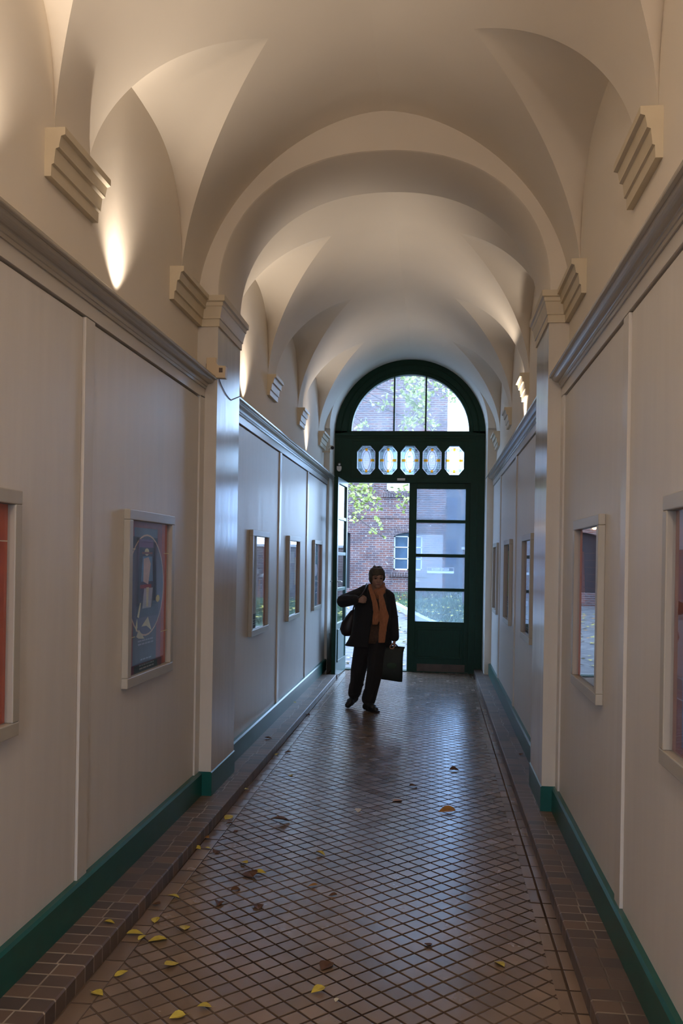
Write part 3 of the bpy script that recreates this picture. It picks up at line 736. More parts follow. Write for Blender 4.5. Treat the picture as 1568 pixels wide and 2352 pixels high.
def d_portrait(rect, oval, poly):
    rect(0.16, 0.74, 0.0, 0.96, BLU); rect(0.86, 1.0, 0.0, 1.0, RED); rect(0.0, 0.05, 0.2, 0.8, (0.26, 0.06, 0.06))
    rect(0.12, 0.74, 0.72, 0.90, DBL)
    oval(0.47, 0.575, 0.45, 0.345, (0.36, 0.20, 0.17)); oval(0.47, 0.575, 0.435, 0.333, (0.05, 0.06, 0.115))
    rect(0.26, 0.62, 0.70, 0.885, (0.09, 0.07, 0.16)); poly([(0.22, 0.36), (0.78, 0.36), (0.66, 0.83), (0.28, 0.83)], (0.03, 0.045, 0.085))
    oval(0.46, 0.80, 0.055, 0.025, PALE); rect(0.34, 0.60, 0.785, 0.80, (0.10, 0.045, 0.05))
    poly([(0.32, 0.60), (0.62, 0.60), (0.60, 0.77), (0.36, 0.77)], (0.06, 0.12, 0.22))
    poly([(0.38, 0.60), (0.50, 0.58), (0.56, 0.72), (0.50, 0.765), (0.38, 0.755)], (0.30, 0.22, 0.22))
    rect(0.30, 0.58, 0.555, 0.58, (0.12, 0.03, 0.04)); poly([(0.36, 0.42), (0.58, 0.42), (0.62, 0.555), (0.40, 0.555)], (0.17, 0.19, 0.24))
    poly([(0.46, 0.43), (0.50, 0.43), (0.52, 0.56), (0.45, 0.56)], (0.40, 0.32, 0.22)); poly([(0.24, 0.37), (0.30, 0.46), (0.33, 0.46), (0.28, 0.36)], PALE)
    poly([(0.20, 0.30), (0.24, 0.36), (0.25, 0.30), (0.22, 0.27)], PALE); oval(0.75, 0.475, 0.05, 0.025, (0.42, 0.24, 0.10))
    poly([(0.34, 0.30), (0.50, 0.36), (0.56, 0.30), (0.60, 0.26), (0.46, 0.30)], (0.28, 0.26, 0.20)); poly([(0.22, 0.24), (0.28, 0.285), (0.36, 0.245), (0.42, 0.215), (0.28, 0.225)], (0.24, 0.23, 0.19))
    lines(rect, 0.26, 0.66, 0.20, 2, (0.13, 0.14, 0.20), 0.022, 2); lines(rect, 0.32, 0.60, 0.075, 1, (0.13, 0.16, 0.22), 0.02, 3)
    rect(0.0, 0.86, 0.0, 0.055, (0.07, 0.02, 0.03)); rect(0.16, 0.74, 0.0, 0.05, (0.02, 0.025, 0.028)); lines(rect, 0.28, 0.64, 0.038, 2, (0.10, 0.105, 0.11), 0.02, 4)
    for a, b, w in ((0.0, 0.14, 0.815), (0.86, 1.0, 0.79), (0.0, 0.16, 0.243), (0.80, 1.0, 0.235)): rect(a, b, w, w + 0.005, (0.55, 0.24, 0.16))
def d_red(rect, oval, poly):
    rect(0.2, 0.8, 0.1, 0.92, DBL); rect(0.9, 1.0, 0, 1, (0.16, 0.035, 0.02)); rect(0.84, 1.0, 0.83, 0.835, (0.5, 0.26, 0.2))
    oval(0.5, 0.6, 0.26, 0.24, (0.15, 0.10, 0.07)); lines(rect, 0.3, 0.7, 0.22, 4, PALE, 0.025, 5)
def d_door_reflection(rect, oval, poly):  # white top and grey uprights paint the door's reflection into the print
    rect(0.84, 1, 0, 1, RED); rect(0.0, 0.84, 0.86, 1.0, (0.42, 0.44, 0.47)); rect(0, 0.84, 0.12, 0.86, (0.12, 0.115, 0.13)); rect(0.22, 0.42, 0.16, 0.95, (0.46, 0.47, 0.50))
    rect(0.52, 0.80, 0.25, 0.80, (0.06, 0.05, 0.06)); rect(0, 0.84, 0.0, 0.16, (0.055, 0.06, 0.085)); poly([(0.45, 0.25), (0.7, 0.25), (0.66, 0.52), (0.55, 0.52)], (0.20, 0.12, 0.08))
    for k in range(7): rect(0.56, 0.78, 0.76 - k * .06, 0.775 - k * .06, (0.16, 0.15, 0.17))
    lines(rect, 0.1, 0.7, 0.09, 3, (0.22, 0.24, 0.30), 0.025, 6)
def d_teal(rect, oval, poly):
    rect(0.84, 1, 0, 1, (0.19, 0.075, 0.025)); rect(0.0, 0.84, 0, 1, TEAL); rect(0.05, 0.70, 0.7, 0.86, (0.10, 0.18, 0.17)); rect(0.76, 0.83, 0.4, 0.78, (0.36, 0.30, 0.05))
    oval(0.38, 0.5, 0.2, 0.16, (0.05, 0.13, 0.16)); rect(0.0, 0.84, 0.0, 0.3, (0.025, 0.07, 0.10)); lines(rect, 0.1, 0.6, 0.22, 4, (0.12, 0.2, 0.22), 0.03, 7)
def d_night(rect, oval, poly):
    rect(0.72, 1, 0, 1, (0.24, 0.10, 0.075)); rect(0.0, 0.66, 0, 1, (0.03, 0.05, 0.075)); rect(0.66, 0.72, 0, 1, (0.30, 0.20, 0.18)); rect(0.0, 0.66, 0.68, 0.88, (0.035, 0.09, 0.11))
    lines(rect, 0.1, 0.55, 0.4, 6, (0.08, 0.10, 0.15), 0.04, 8); oval(0.33, 0.58, 0.18, 0.10, (0.06, 0.05, 0.08))
def d_maroon(rect, oval, poly):
    rect(0.16, 1.0, 0.04, 0.96, (0.05, 0.055, 0.10)); rect(0.16, 1.0, 0.75, 0.90, BLU); oval(0.58, 0.55, 0.30, 0.2, DBL); rect(0.0, 0.16, 0.0, 1.0, (0.085, 0.028, 0.025)); lines(rect, 0.3, 0.8, 0.25, 4, (0.12, 0.1, 0.12), 0.03, 9)
def d_yard_reflection(rect, oval, poly):  # brown rows over blue paint the courtyard's reflection into the print
    rect(0.0, 0.12, 0, 1, (0.22, 0.03, 0.02)); rect(0.12, 1.0, 0.48, 1.0, (0.05, 0.022, 0.018)); rect(0.12, 1.0, 0.0, 0.48, (0.028, 0.034, 0.05)); poly([(0.12, 0.5), (0.3, 0.5), (0.2, 0.85), (0.12, 0.85)], (0.20, 0.06, 0.025))
    for k in range(8): rect(0.2, 0.9, 0.52 + k * .045, 0.524 + k * .045, (0.09, 0.035, 0.022))
def d_lake(rect, oval, poly):
    rect(0.0, 0.16, 0, 1, (0.11, 0.035, 0.025)); rect(0.16, 1.0, 0, 1, (0.07, 0.09, 0.13)); rect(0.16, 1.0, 0.08, 0.38, (0.12, 0.16, 0.15)); oval(0.58, 0.62, 0.25, 0.15, (0.10, 0.12, 0.17)); lines(rect, 0.3, 0.8, 0.06, 2, PALE, 0.025, 10)
def d_yellow_reflection(rect, oval, poly):  # yellow block paints a reflection in the glass into the print
    rect(0.0, 0.28, 0, 1, (0.14, 0.05, 0.03)); rect(0.28, 0.62, 0.3, 0.92, (0.42, 0.30, 0.03)); rect(0.62, 1.0, 0, 1, (0.03, 0.045, 0.05)); rect(0.28, 0.62, 0.0, 0.3, (0.10, 0.06, 0.06)); lines(rect, 0.3, 0.6, 0.25, 4, (0.3, 0.25, 0.15), 0.03, 11)
def d_brown(rect, oval, poly):
    rect(0.0, 1.0, 0.0, 1.0, (0.15, 0.09, 0.07)); rect(0.2, 0.8, 0.35, 0.9, (0.20, 0.15, 0.12)); rect(0.2, 0.8, 0.08, 0.30, (0.17, 0.06, 0.045)); oval(0.5, 0.62, 0.18, 0.14, (0.10, 0.07, 0.07))
poster('left', 2.722, dict(ground=RED, draw=d_red), 'framed poster with a plain red margin, cut off by the left edge of the photo')
poster('left', 4.632, dict(ground=PUR, draw=d_portrait), 'framed poster with pale figures in a blue oval on a purple red ground')
poster('left', 7.612, dict(ground=(0.1, 0.1, 0.11), draw=d_door_reflection), 'framed grey poster with a painted door reflection and a red strip, just beyond the left pilaster')
poster('left', 9.480, dict(ground=TEAL, draw=d_teal), 'framed teal poster with a yellow streak, second beyond the left pilaster')
poster('left', 11.425, dict(ground=DBL, draw=d_night), 'framed dark blue poster with a red strip, nearest the open door leaf')
poster('right', 2.685, dict(ground=(0.085, 0.028, 0.025), draw=d_maroon), 'framed dark blue poster with maroon margin, cut by the right photo edge')
poster('right', 4.62, dict(ground=(0.05, 0.02, 0.02), draw=d_yard_reflection), 'framed dark red poster on the right wall, its glass mirroring the daylight')
poster('right', 7.57, dict(ground=DBL, draw=d_lake), 'framed pale blue poster with a brown margin, just beyond the right pilaster')
poster('right', 9.61, dict(ground=DBL, draw=d_yellow_reflection), 'framed black poster with a painted yellow reflection on the far part of the right wall')
poster('right', 11.50, dict(ground=(0.15, 0.09, 0.07), draw=d_brown), 'framed brown poster on the right wall nearest the green door')

# ------------------------------------------------------------------ courtyard outside
def ground_mat():
    m, nt, out = new_mat('courtyard_paving')
    tc = N(nt, 'ShaderNodeTexCoord')
    vo = N(nt, 'ShaderNodeTexVoronoi', i_Scale=7.0); nt.links.new(tc.outputs['Object'], vo.inputs['Vector'])
    c = ramp(nt, vo.outputs['Distance'], (0.17, 0.165, 0.165), (0.10, 0.095, 0.10), 0.25, 0.6)
    no = N(nt, 'ShaderNodeTexNoise', i_Scale=0.7, i_Detail=6.0); nt.links.new(tc.outputs['Object'], no.inputs['Vector'])
    r = ramp(nt, no.outputs['Fac'], (0.75, 0.75, 0.8), (1.25, 1.22, 1.2), 0.3, 0.7)
    mx = N(nt, 'ShaderNodeMix', data_type='RGBA', blend_type='MULTIPLY'); mx.inputs[0].default_value = 1
    nt.links.new(c.outputs[0], mx.inputs[6]); nt.links.new(r.outputs[0], mx.inputs[7])
    b = N(nt, 'ShaderNodeBsdfPrincipled', i_Roughness=0.75); nt.links.new(mx.outputs[2], b.inputs['Base Color']); nt.links.new(b.outputs[0], out.inputs[0]); return m
M['paving'] = ground_mat()
M['grass'] = simple('short_grass', (0.050, 0.085, 0.042), 0.9, 0.5, 1.5)
M['yleaf'] = simple('yellow_leaf', (0.50, 0.40, 0.06), 0.6, 0.3, 20)
M['bleaf'] = simple('brown_leaf', (0.10, 0.045, 0.022), 0.7, 0.3, 20)
M['oleaf'] = simple('orange_leaf', (0.36, 0.17, 0.035), 0.6, 0.3, 20)
M['tleaf'] = simple('tree_leaf', (0.26, 0.29, 0.07), 0.6, 0.3, 2)
struct(MB().box(-16, 16, 13.10, 60, -0.12, -0.004).box(-16, 16, -24, Y0, -0.12, -0.004).obj('ground', 'paving'), 'pale cobbled courtyard ground outside the door', 'ground')
# grass bank rising to the brick building, edged by a stone kerb
line = [(3.5, 14.5), (1.2, 17.0), (0.25, 20.0), (-0.32, 23.2), (-0.86, 27.0), (-1.42, 31.0), (-1.9, 33.9)]
mb = MB(); rows = []
for (x, y) in line:
    rows.append([(x, y, 0.06), (x + 0.8, y + 0.8, 0.12), (x + 3.0, min(33.9, y + 4), 0.30), (12, 33.9, 0.58)])
mb.loft(rows, smooth=True, cap=False, closed=False)
struct(mb.obj('lawn_ground', 'grass', recalc=False), 'grass bank sloping up to the foot of the brick building', 'lawn')
rows = []
for i, (x, y) in enumerate(line):
    rows.append([(x - 0.06, y, -0.01), (x - 0.06, y, 0.15), (x + 0.12, y + 0.06, 0.15), (x + 0.12, y + 0.06, -0.01)])
tag(MB().loft(rows, smooth=False).obj('stone_edging', 'stone'), 'pale stone edging between the cobbles and the grass bank', 'edging')
# blades on the bank
rs = random.Random(11); mb = MB()
for _ in range(5200):
    t = rs.random(); y = 20 + t * 13.8
    xl = -0.9 - (y - 27) * 0.14 if y > 20 else 0.25
    x = xl + 0.1 + rs.random() * 3.0
    fr = (y - 20) / 14; z = 0.07 + max(0, (x - xl)) * 0.075 + (0.28 * max(0, (y - 30) / 4))
    h = rs.uniform(0.05, 0.14); a = rs.uniform(0, 6.28); w = 0.012
    dx, dy = rs.uniform(-.05, .05), rs.uniform(-.05, .05)
    mb.add([(x - w * cos(a), y - w * sin(a), z - .02), (x + w * cos(a), y + w * sin(a), z - .02), (x + dx, y + dy, z + h)], [(0, 1, 2)])
tag(mb.obj('grass', 'grass', recalc=False), 'long grass blades growing on the bank below the brick wall', 'grass', kind='stuff')
def leafmesh(mb, x, y, z, L, rz, tilt, mi=0, fold=0.25, r=None):
    """pointed oval leaf folded along the midrib, with a short stalk"""
    r = r or random
    Rm = Matrix.Rotation(rz, 3, 'Z') @ Matrix.Rotation(tilt[0], 3, 'X') @ Matrix.Rotation(tilt[1], 3, 'Y')
    prof = [(0.0, 0.0), (0.12, 0.22), (0.32, 0.36), (0.55, 0.34), (0.78, 0.19), (1.0, 0.0)]
    v = []; f = []
    curl = r.uniform(-0.1, 0.25)
    for (t, w) in prof:
        zc = curl * t * (1 - t) * L
        for sgn in (-1, 0, 1): v.append(Vector(((t - 0.5) * L, sgn * w * L, zc + abs(sgn) * w * L * fold)))
    for k in range(len(prof) - 1):
        a = k * 3; f += [(a, a + 1, a + 4, a + 3), (a + 1, a + 2, a + 5, a + 4)]
    o = len(v); v += [Vector((-0.5 * L, -0.012 * L, 0)), Vector((-0.5 * L, 0.012 * L, 0)), Vector((-0.8 * L, 0.0, 0.05 * L))]; f.append((o, o + 1, o + 2))
    mb.add([Vector((x, y, z)) + Rm @ p for p in v], f, mi)
mb = MB(); rs = random.Random(5)
for _ in range(1500):
    y = 13.5 + rs.random() ** 1.2 * 17; x = rs.uniform(-6, 0.3 - 0.1 * max(0, y - 20))
    dens = sin(x * 2.1 + y * 0.8) + sin(y * 1.3 - x)
    if dens < rs.uniform(-1.6, 1.2): continue
    leafmesh(mb, x, y, 0.012, rs.uniform(0.06, 0.13), rs.uniform(0, 6.28), (rs.uniform(-.25, .25), rs.uniform(-.25, .25)), 0 if rs.random() < .8 else 1, r=rs)
for _ in range(260):
    y = rs.uniform(20, 33); x = -0.8 - (y - 27) * 0.14 + rs.random() * 2.5
    leafmesh(mb, x, y, 0.10 + (x + 1) * 0.07 + 0.3 * max(0, (y - 30) / 4), rs.uniform(0.08, 0.13), rs.uniform(0, 6.28), (rs.uniform(-.3, .3), rs.uniform(-.3, .3)), 0, r=rs)
tag(mb.obj('leaf_litter', ['yleaf', 'oleaf'], recalc=False), 'yellow autumn leaves littering the courtyard ground and grass outside', 'leaves', kind='stuff')

# brick building across the courtyard, local origin on its wall foot
BY = 34.0
root = tag(empty('brick_building', (-2.0, BY, 0.0)), 'old dark red brick building across the courtyard with arched windows', 'building')
Bx0, Bx1, Bt = -18.0, 0.385, 13.0
def bchild(o, root=root): o.location = -Vector(root.location); o.parent = root; return o
WIN = [(-1.59, -0.50, 1.24, 2.55, 'arch'), (-1.90, -0.86, 4.28, 6.0, 'sq'), (-4.55, -3.27, 0.5, 2.62, 'door'), (-8.2, -7.0, 1.24, 2.55, 'arch'), (-10.8, -9.6, 1.24, 2.55, 'arch'), (-6.2, -5.2, 4.28, 6.0, 'sq'), (-9.4, -8.4, 4.28, 6.0, 'sq')]
# wall cut into strips around the openings (two storeys)
mb = MB()
def strip(z0, z1, wins):
    x = Bx0
    for (a, b, c, d, k) in sorted(wins):
        mb.box(x, a, BY, BY + 0.5, z0, z1); mb.box(a, b, BY, BY + 0.5, z0, c)
        if k == 'arch' or k == 'door':
            xs = [a + (b - a) * q / 14 for q in range(15)]; rise = 0.13 * (b - a) / 1.09
            poly = [(a, z1), (a, d)] + [(q, d + rise * (1 - ((q - (a + b) / 2) / ((b - a) / 2)) ** 2)) for q in xs[1:-1]] + [(b, d), (b, z1)]
            mb.prism(poly, lambda p, r, t: (p, t, r), BY, BY + 0.5)
        else: mb.box(a, b, BY, BY + 0.5, d, z1)
        x = b
    mb.box(x, Bx1, BY, BY + 0.5, z0, z1)
strip(-0.2, 3.24, [w for w in WIN if w[3] < 3.2]); strip(3.24, Bt, [w for w in WIN if w[3] > 3.2])
mb.box(Bx1 - 0.5, Bx1, BY + 0.5, BY + 9, -0.2, Bt)
bchild(mb.obj('wall', 'brick'))
bchild(MB().box(Bx0, Bx1 + 0.04, BY - 0.05, BY, 3.235, 3.315).obj('string_course', 'brickdark'))
for (a, b, c, d, k) in WIN:
    if k == 'door':
        o = bchild(MB().box(a, b, BY + 0.3, BY + 0.35, 0.4, 2.8).obj('doorway', 'darkvoid')); continue
    # soldier arch of bricks over it and a brick sill under it
    mb = MB(); cxw = (a + b) / 2; n = 17
    if k == 'arch':
        for q in range(n):
            t0 = -0.62 + 1.24 * q / n; t1 = -0.62 + 1.24 * (q + 0.8) / n
            Rr = 1.10; zc = d + 0.13 - Rr
            mb.prism([(cxw + Rr * sin(t0), zc + Rr * cos(t0)), (cxw + Rr * sin(t1), zc + Rr * cos(t1)), (cxw + (Rr + .33) * sin(t1), zc + (Rr + .33) * cos(t1)), (cxw + (Rr + .33) * sin(t0), zc + (Rr + .33) * cos(t0))], lambda p, r, t: (p, t, r), BY - 0.012, BY)
        bchild(mb.obj('brick_arch', 'brickdark'))
    mb = MB()
    for q in range(15):
        xa = a - 0.2 + (b - a + 0.4) * q / 15
        mb.box(xa, xa + (b - a + 0.4) / 15 * 0.85, BY - 0.09, BY + 0.1, c - 0.25, c - 0.09)
    bchild(mb.obj('brick_sill', 'brickdark'))
    fr = MB()
    for (p, r, u, v) in [(a, a + 0.05, c, d), (b - 0.05, b, c, d), (cxw - 0.02, cxw + 0.02, c, d), (a, b, c, c + 0.05)]: fr.box(p, r, BY + 0.17, BY + 0.23, u, v)
    for z in ((c + (d - c) * .33), (c + (d - c) * .67), d - 0.02): fr.box(a, b, BY + 0.17, BY + 0.23, z - 0.018, z + 0.018)
    fo = bchild(fr.obj('window', 'wframe'))
    MB().box(a, b, BY + 0.20, BY + 0.21, c, d + 0.15).obj('pane', 'wglass' if k == 'arch' else 'wframe', fo)
bchild(MB().box(-19, Bx1 + 0.25, BY - 0.3, BY + 9.2, Bt, Bt + 0.3).obj('eaves', 'brickdark'))
# twin lamps over the doorway, seen only in the poster glass
for x, t in ((-4.35, 'left one of two lit lamps above the dark doorway of the brick building'), (-3.85, 'right one of two lit lamps above the dark doorway of the brick building')):
    r_ = tag(empty('wall_lamp', (x, BY - 0.02, 2.95)), t, 'lamp')
    MB().box(-0.03, 0.03, -0.12, 0.02, 0.02, 0.05).obj('arm', 'black', r_)
    MB().ellipsoid((0, -0.13, 0.0), (0.075, 0.075, 0.075), 16, 10).obj('bulb', emit('lit_lamp_bulb', (1.0, 0.72, 0.42), 22.0), r_)
# grey rendered building beyond its corner
root2 = tag(empty('grey_building', (1.0, 46, 0)), 'pale grey rendered building showing past the corner of the brick building', 'building')
o = MB().box(-1.0, 2.47, 0, 9, -0.2, 5.7).obj('wall', 'greywall', root2)
MB().box(-1.1, 2.60, -0.1, 9.1, 5.7, 5.9).obj('roof', 'stone', root2)
for z in (1.4, 3.6): MB().box(-0.45, 0.1, -0.02, 0.02, z, z + 1.3).obj('window', 'wglass', root2)

# wall added on the right to block the sky from the poster reflections
root = tag(empty('sky_block_wall', (5.0, 29.0, 0.0)), 'low brick wall with stone coping added on the right to block sky in reflections', 'wall')
MB().box(-4.1, 6.0, -0.15, 0.15, -0.1, 2.0).obj('brickwork', 'brickdark', root)
MB().box(-4.15, 6.0, -0.20, 0.20, 2.0, 2.08).obj('coping', 'stone', root)

# tree with yellow-green leaves in front of the brick wall
root = tag(empty('autumn_tree', (-4.6, 23.0, 0.0)), 'tree with yellow green autumn leaves hanging in front of the brick wall', 'tree')
tx, ty = -4.6, 23.0
mb = MB().tube([(tx, ty, -0.05), (tx + .1, ty, 2.0), (tx + .25, ty + .1, 4.5), (tx + .5, ty, 7.5), (tx + .7, ty, 10)], [0.24, 0.19, 0.15, 0.10, 0.05], 12)
o = mb.obj('trunk', 'bark'); o.location = -Vector(root.location); o.parent = root
rs = random.Random(21)
def px2w(px, py, Y):   # measured foliage positions of the photograph, put at their own distance
    return ((px - 999) / 2030 * Y, Y, 1.65 - (py - 1286) / 2030 * Y)
clus = []
for (px, py, r, n) in [(806, 1130, 12, 26), (826, 1122, 14, 40), (842, 1136, 13, 34), (815, 1152, 14, 34), (834, 1158, 12, 30), (858, 1150, 9, 18), (866, 1172, 7, 12), (826, 1180, 11, 22), (812, 1192, 8, 14), (864, 1196, 6, 8), (872, 1204, 6, 8), (860, 1222, 7, 10), (848, 1224, 4, 4),
                       (912, 1132, 9, 12), (926, 1126, 9, 14), (930, 1150, 8, 14), (921, 1166, 7, 10), (880, 1236, 3, 2),
                       (930, 880, 14, 40), (950, 872, 13, 40), (966, 892, 14, 44), (948, 905, 15, 44), (925, 910, 12, 26), (940, 935, 16, 40), (962, 930, 14, 40), (965, 958, 14, 36), (938, 968, 15, 40), (925, 980, 10, 20), (880, 925, 12, 20), (870, 938, 8, 10), (895, 890, 9, 12), (900, 868, 8, 10),
                       (1000, 876, 12, 30), (1014, 885, 12, 30), (1022, 902, 10, 22), (1030, 918, 8, 14), (985, 910, 10, 16), (990, 975, 10, 18), (985, 985, 8, 12), (830, 975, 10, 12), (820, 982, 8, 8)]:
    clus.append((px, py, r, n))
br = MB(); fo = MB()
for (px, py, r, n) in clus:
    Y = rs.uniform(21.0, 25.0); c = Vector(px2w(px, py, Y)); rad = r / 2030 * Y * 1.1
    b0 = Vector((tx + 0.3, ty, min(9, max(3.6, c.z + rs.uniform(0.3, 1.2)))))
    midp = (b0 + c) / 2 + Vector((0, 0, rs.uniform(0.2, 0.5)))
    if rs.random() < 0.5: br.tube([b0, midp, c], [0.03, 0.016, 0.006], 5)
    for _ in range(n):
        g = Vector((rs.gauss(0, .5), rs.gauss(0, .9), rs.gauss(0, .5))) * rad * 1.3
        leafmesh(fo, c.x + g.x, c.y + g.y, c.z + g.z, rs.uniform(0.07, 0.13), rs.uniform(0, 6.28), (rs.uniform(-1.4, 1.4), rs.uniform(-1.2, 1.2)), 0, 0.2, rs)
for _ in range(1400):   # the rest of the crown, over the trunk
    p = Vector((tx + rs.gauss(0, 1.6), ty + rs.gauss(0, 1.5), 8.0 + rs.gauss(0, 1.6)))
    if p.z < 4.5: continue
    leafmesh(fo, p.x, p.y, p.z, rs.uniform(0.08, 0.13), rs.uniform(0, 6.28), (rs.uniform(-1.4, 1.4), rs.uniform(-1.2, 1.2)), 0, 0.2, rs)
for mb, nm, mt in ((br, 'branches', 'bark'), (fo, 'foliage', 'tleaf')):
    o = mb.obj(nm, mt, recalc=False); o.location = -Vector(root.location); o.parent = root
    if nm == 'foliage': o['kind'] = 'stuff'

# ------------------------------------------------------------------ fallen leaves in the passage
def unproj(px, py, z):
    f_ = 2030.0; x = px - 784.0; y = py - 1282.5
    c, s = cos(0.0165), sin(0.0165); xr = x * c + y * s; yr = -x * s + y * c
    yaw = math.atan2(215, f_); cy_, sy_ = cos(yaw), sin(yaw); dx, dz = xr / f_, -yr / f_
    d = (dx * cy_ - sy_, dx * sy_ + cy_, dz); t = (z - 1.65) / d[2]
    return d[0] * t, d[1] * t
LV = [  # photo pixel, colour, length, surface height, label
    (450, 1950, 'y', .060, 0, 'A'), (398, 2063, 'y', .060, 0, 'A'), (310, 2148, 'y', .075, 0, 'A'), (327, 2157, 'y', .045, 0, 'A'), (362, 2162, 'y', .085, 0, 'crumpled yellow leaf, the largest of those lying close together near the left kerb'),
    (424, 2133, 'y', .066, 0, 'A'), (358, 2115, 'y', .055, 0, 'A'), (474, 1927, 'o', .055, 0, 'orange leaf lying against the left kerb among small yellow ones'), (478, 1950, 'y', .035, 0, 'A'), (394, 2218, 'y', .066, 0, 'curled yellow leaf lying apart on the nearest tiles left of the middle'),
    (278, 2241, 'y', .055, 0, 'small pale yellow leaf on a tile joint at the near left'), (224, 2284, 'y', .060, 0, 'squarish yellow leaf nearest the brick kerb at the lower left'), (407, 2337, 'y', .060, 0, 'yellow leaf at the very bottom edge left of the middle'), (469, 2316, 'y', .055, 0, 'dull yellow leaf near the bottom edge, right of the two curled ones'),
    (251, 2121, 'y', .050, ZK, 'small yellow leaf lying on top of the left brick kerb'), (540, 2045, 'b', .055, 0, 'B'), (502, 2077, 'b', .065, 0, 'B'), (358, 2080, 'b', .050, 0, 'B'), (592, 2084, 'b', .070, 0, 'brown and orange leaf on the near tiles left of the middle'),
    (574, 2010, 'b', .110, 0, 'long dark brown leaf lying aslant on the tiles left of the middle'), (598, 2007, 'y', .062, 0, 'yellow leaf beside the long dark brown leaf'), (497, 1958, 'b', .060, 0, 'B'), (560, 1984, 'y', .055, 0, 'C'), (526, 1880, 'y', .075, 0, 'A'), (566, 1815, 'y', .055, 0, 'A'), (527, 1893, 'b', .045, 0, 'B'),
    (541, 1910, 'b', .04, 0, 'B'), (643, 1889, 'b', .125, 0, 'large dark brown leaf on the tiles halfway to the pilaster'), (822, 1864, 'w', .060, 0, 'single whitish leaf in the middle of the floor'), (668, 1782, 'y', .055, 0, 'C'), (660, 1729, 'b', .060, 0, 'D'), (636, 1734, 'y', .05, 0, 'C'), (706, 1643, 'b', .06, 0, 'D'),
    (736, 1964, 'y', .060, 0, 'yellow leaf alone in the middle of the floor behind the small orange one'), (718, 2037, 'o', .055, 0, 'small orange leaf in the middle of the floor'), (764, 2058, 'b', .045, 0, 'faint brown leaf right of the small orange leaf on the floor'), (748, 2221, 'b', .085, 0, 'dark curled brown leaf on the nearest tiles in the middle'), (730, 2278, 'y', .062, 0, 'yellow ochre leaf below the dark curled leaf on the nearest tiles'),
    (772, 2299, 'w', .025, 0, 'tiny pale scrap of leaf on the nearest tiles'), (911, 1840, 'o', .085, 0, 'orange brown leaf standing on edge in the bright reflection'), (948, 1808, 'b', .075, 0, 'dark leaf lying in the bright reflection on the floor'), (1026, 1866, 'o', .120, 0, 'largest orange brown leaf, right of the bright reflection'), (1043, 1770, 'b', .080, 0, 'small brown leaf beyond the largest orange brown one'),
    (1148, 2217, 'y', .060, 0, 'yellow leaf alone on the near right tiles'), (1197, 1734, 'b', .055, ZK, 'reddish leaf lying on top of the right brick kerb'), (616, 1697, 'b', .075, ZK, 'brown leaf lying on top of the left kerb beyond the pilaster'), (675, 1614, 'y', .055, ZK, 'small pale leaf on the far top of the left kerb'), (984, 2172, 'b', .05, 0, 'small dull brown leaf on the near tiles right of the middle')]
SH = {'A': ('small yellow leaf on the tiles close beside the left brick kerb', 'yellow leaves beside the left kerb'), 'B': ('small brown leaf on the tiles near the left brick kerb', 'brown leaves near the left kerb'),
      'C': ('small yellow leaf on the tiles a little out from the left kerb', 'yellow leaves out from the left kerb'), 'D': ('small brown leaf on the tiles beyond the left pilaster', 'brown leaves beyond the left pilaster')}
M['wleaf'] = simple('whitish_leaf', (0.55, 0.52, 0.42), 0.6, 0.1, 20)
rs = random.Random(9)
for (px, py, c, L, z, lab) in LV:
    x, y = unproj(px, py, z)
    mb = MB(); L *= 1.0
    leafmesh(mb, 0, 0, 0.0, L, rs.uniform(0, 6.28), (rs.uniform(-.22, .22), rs.uniform(-.22, .22)), 0, rs.uniform(.15, .5), rs)
    zm = min(v[2] for v in mb.v)
    o = mb.obj('fallen_leaf', {'y': 'yleaf', 'b': 'bleaf', 'o': 'oleaf', 'w': 'wleaf'}[c], recalc=False)
    o.location = (x, y, z - zm + 0.002)
    l, g = SH.get(lab, (lab, 'fallen leaves on the passage floor'))
    tag(o, l, 'leaf', g)
#@@P0
# ------------------------------------------------------------------ woman walking in
PX, PY = -0.66, 9.62
who = tag(empty('person', (PX, PY, 0.0)), 'person in a dark coat and orange scarf walking in through the open door', 'person')
M['skin'] = simple('skin', (0.34, 0.19, 0.135), 0.5, 0.08, 30)
M['hair'] = simple('short_brown_hair', (0.042, 0.032, 0.021), 0.55, 0.45, 60, stretch=(3, 3, 0.5))
M['coat'] = simple('black_coat_cloth', (0.0060, 0.0056, 0.0078), 0.85, 0.2, 30, sheen=0.05)
M['trousers'] = simple('dark_trousers_cloth', (0.0085, 0.0072, 0.0088), 0.9, 0.2, 30, sheen=0.05)
M['scarf'] = simple('orange_scarf_cloth', (0.34, 0.125, 0.055), 0.85, 0.22, 22, stretch=(5, 5, 1), sheen=0.2)
M['sweater'] = simple('brown_sweater_knit', (0.085, 0.045, 0.028), 0.9, 0.2, 60)
M['shoe'] = simple('black_shoe_leather', (0.008, 0.008, 0.009), 0.45, 0.2, 20)
M['bag'] = simple('dark_shoulder_bag_leather', (0.012, 0.006, 0.0075), 0.5, 0.3, 15)
M['tote'] = simple('dark_green_tote_cloth', (0.008, 0.014, 0.012), 0.7, 0.25, 10)
M['totemark'] = simple('green_tote_print', (0.012, 0.035, 0.018), 0.7, 0.3, 10)
M['eye'] = simple('dark_eye', (0.02, 0.014, 0.010), 0.2, 0.05, 10)
M['lip'] = simple('lips', (0.30, 0.115, 0.095), 0.5, 0.05, 10)
W = lambda x, z, y=0.0: Vector((x - PX, y, z))     # measured x and height, depth from the standing line

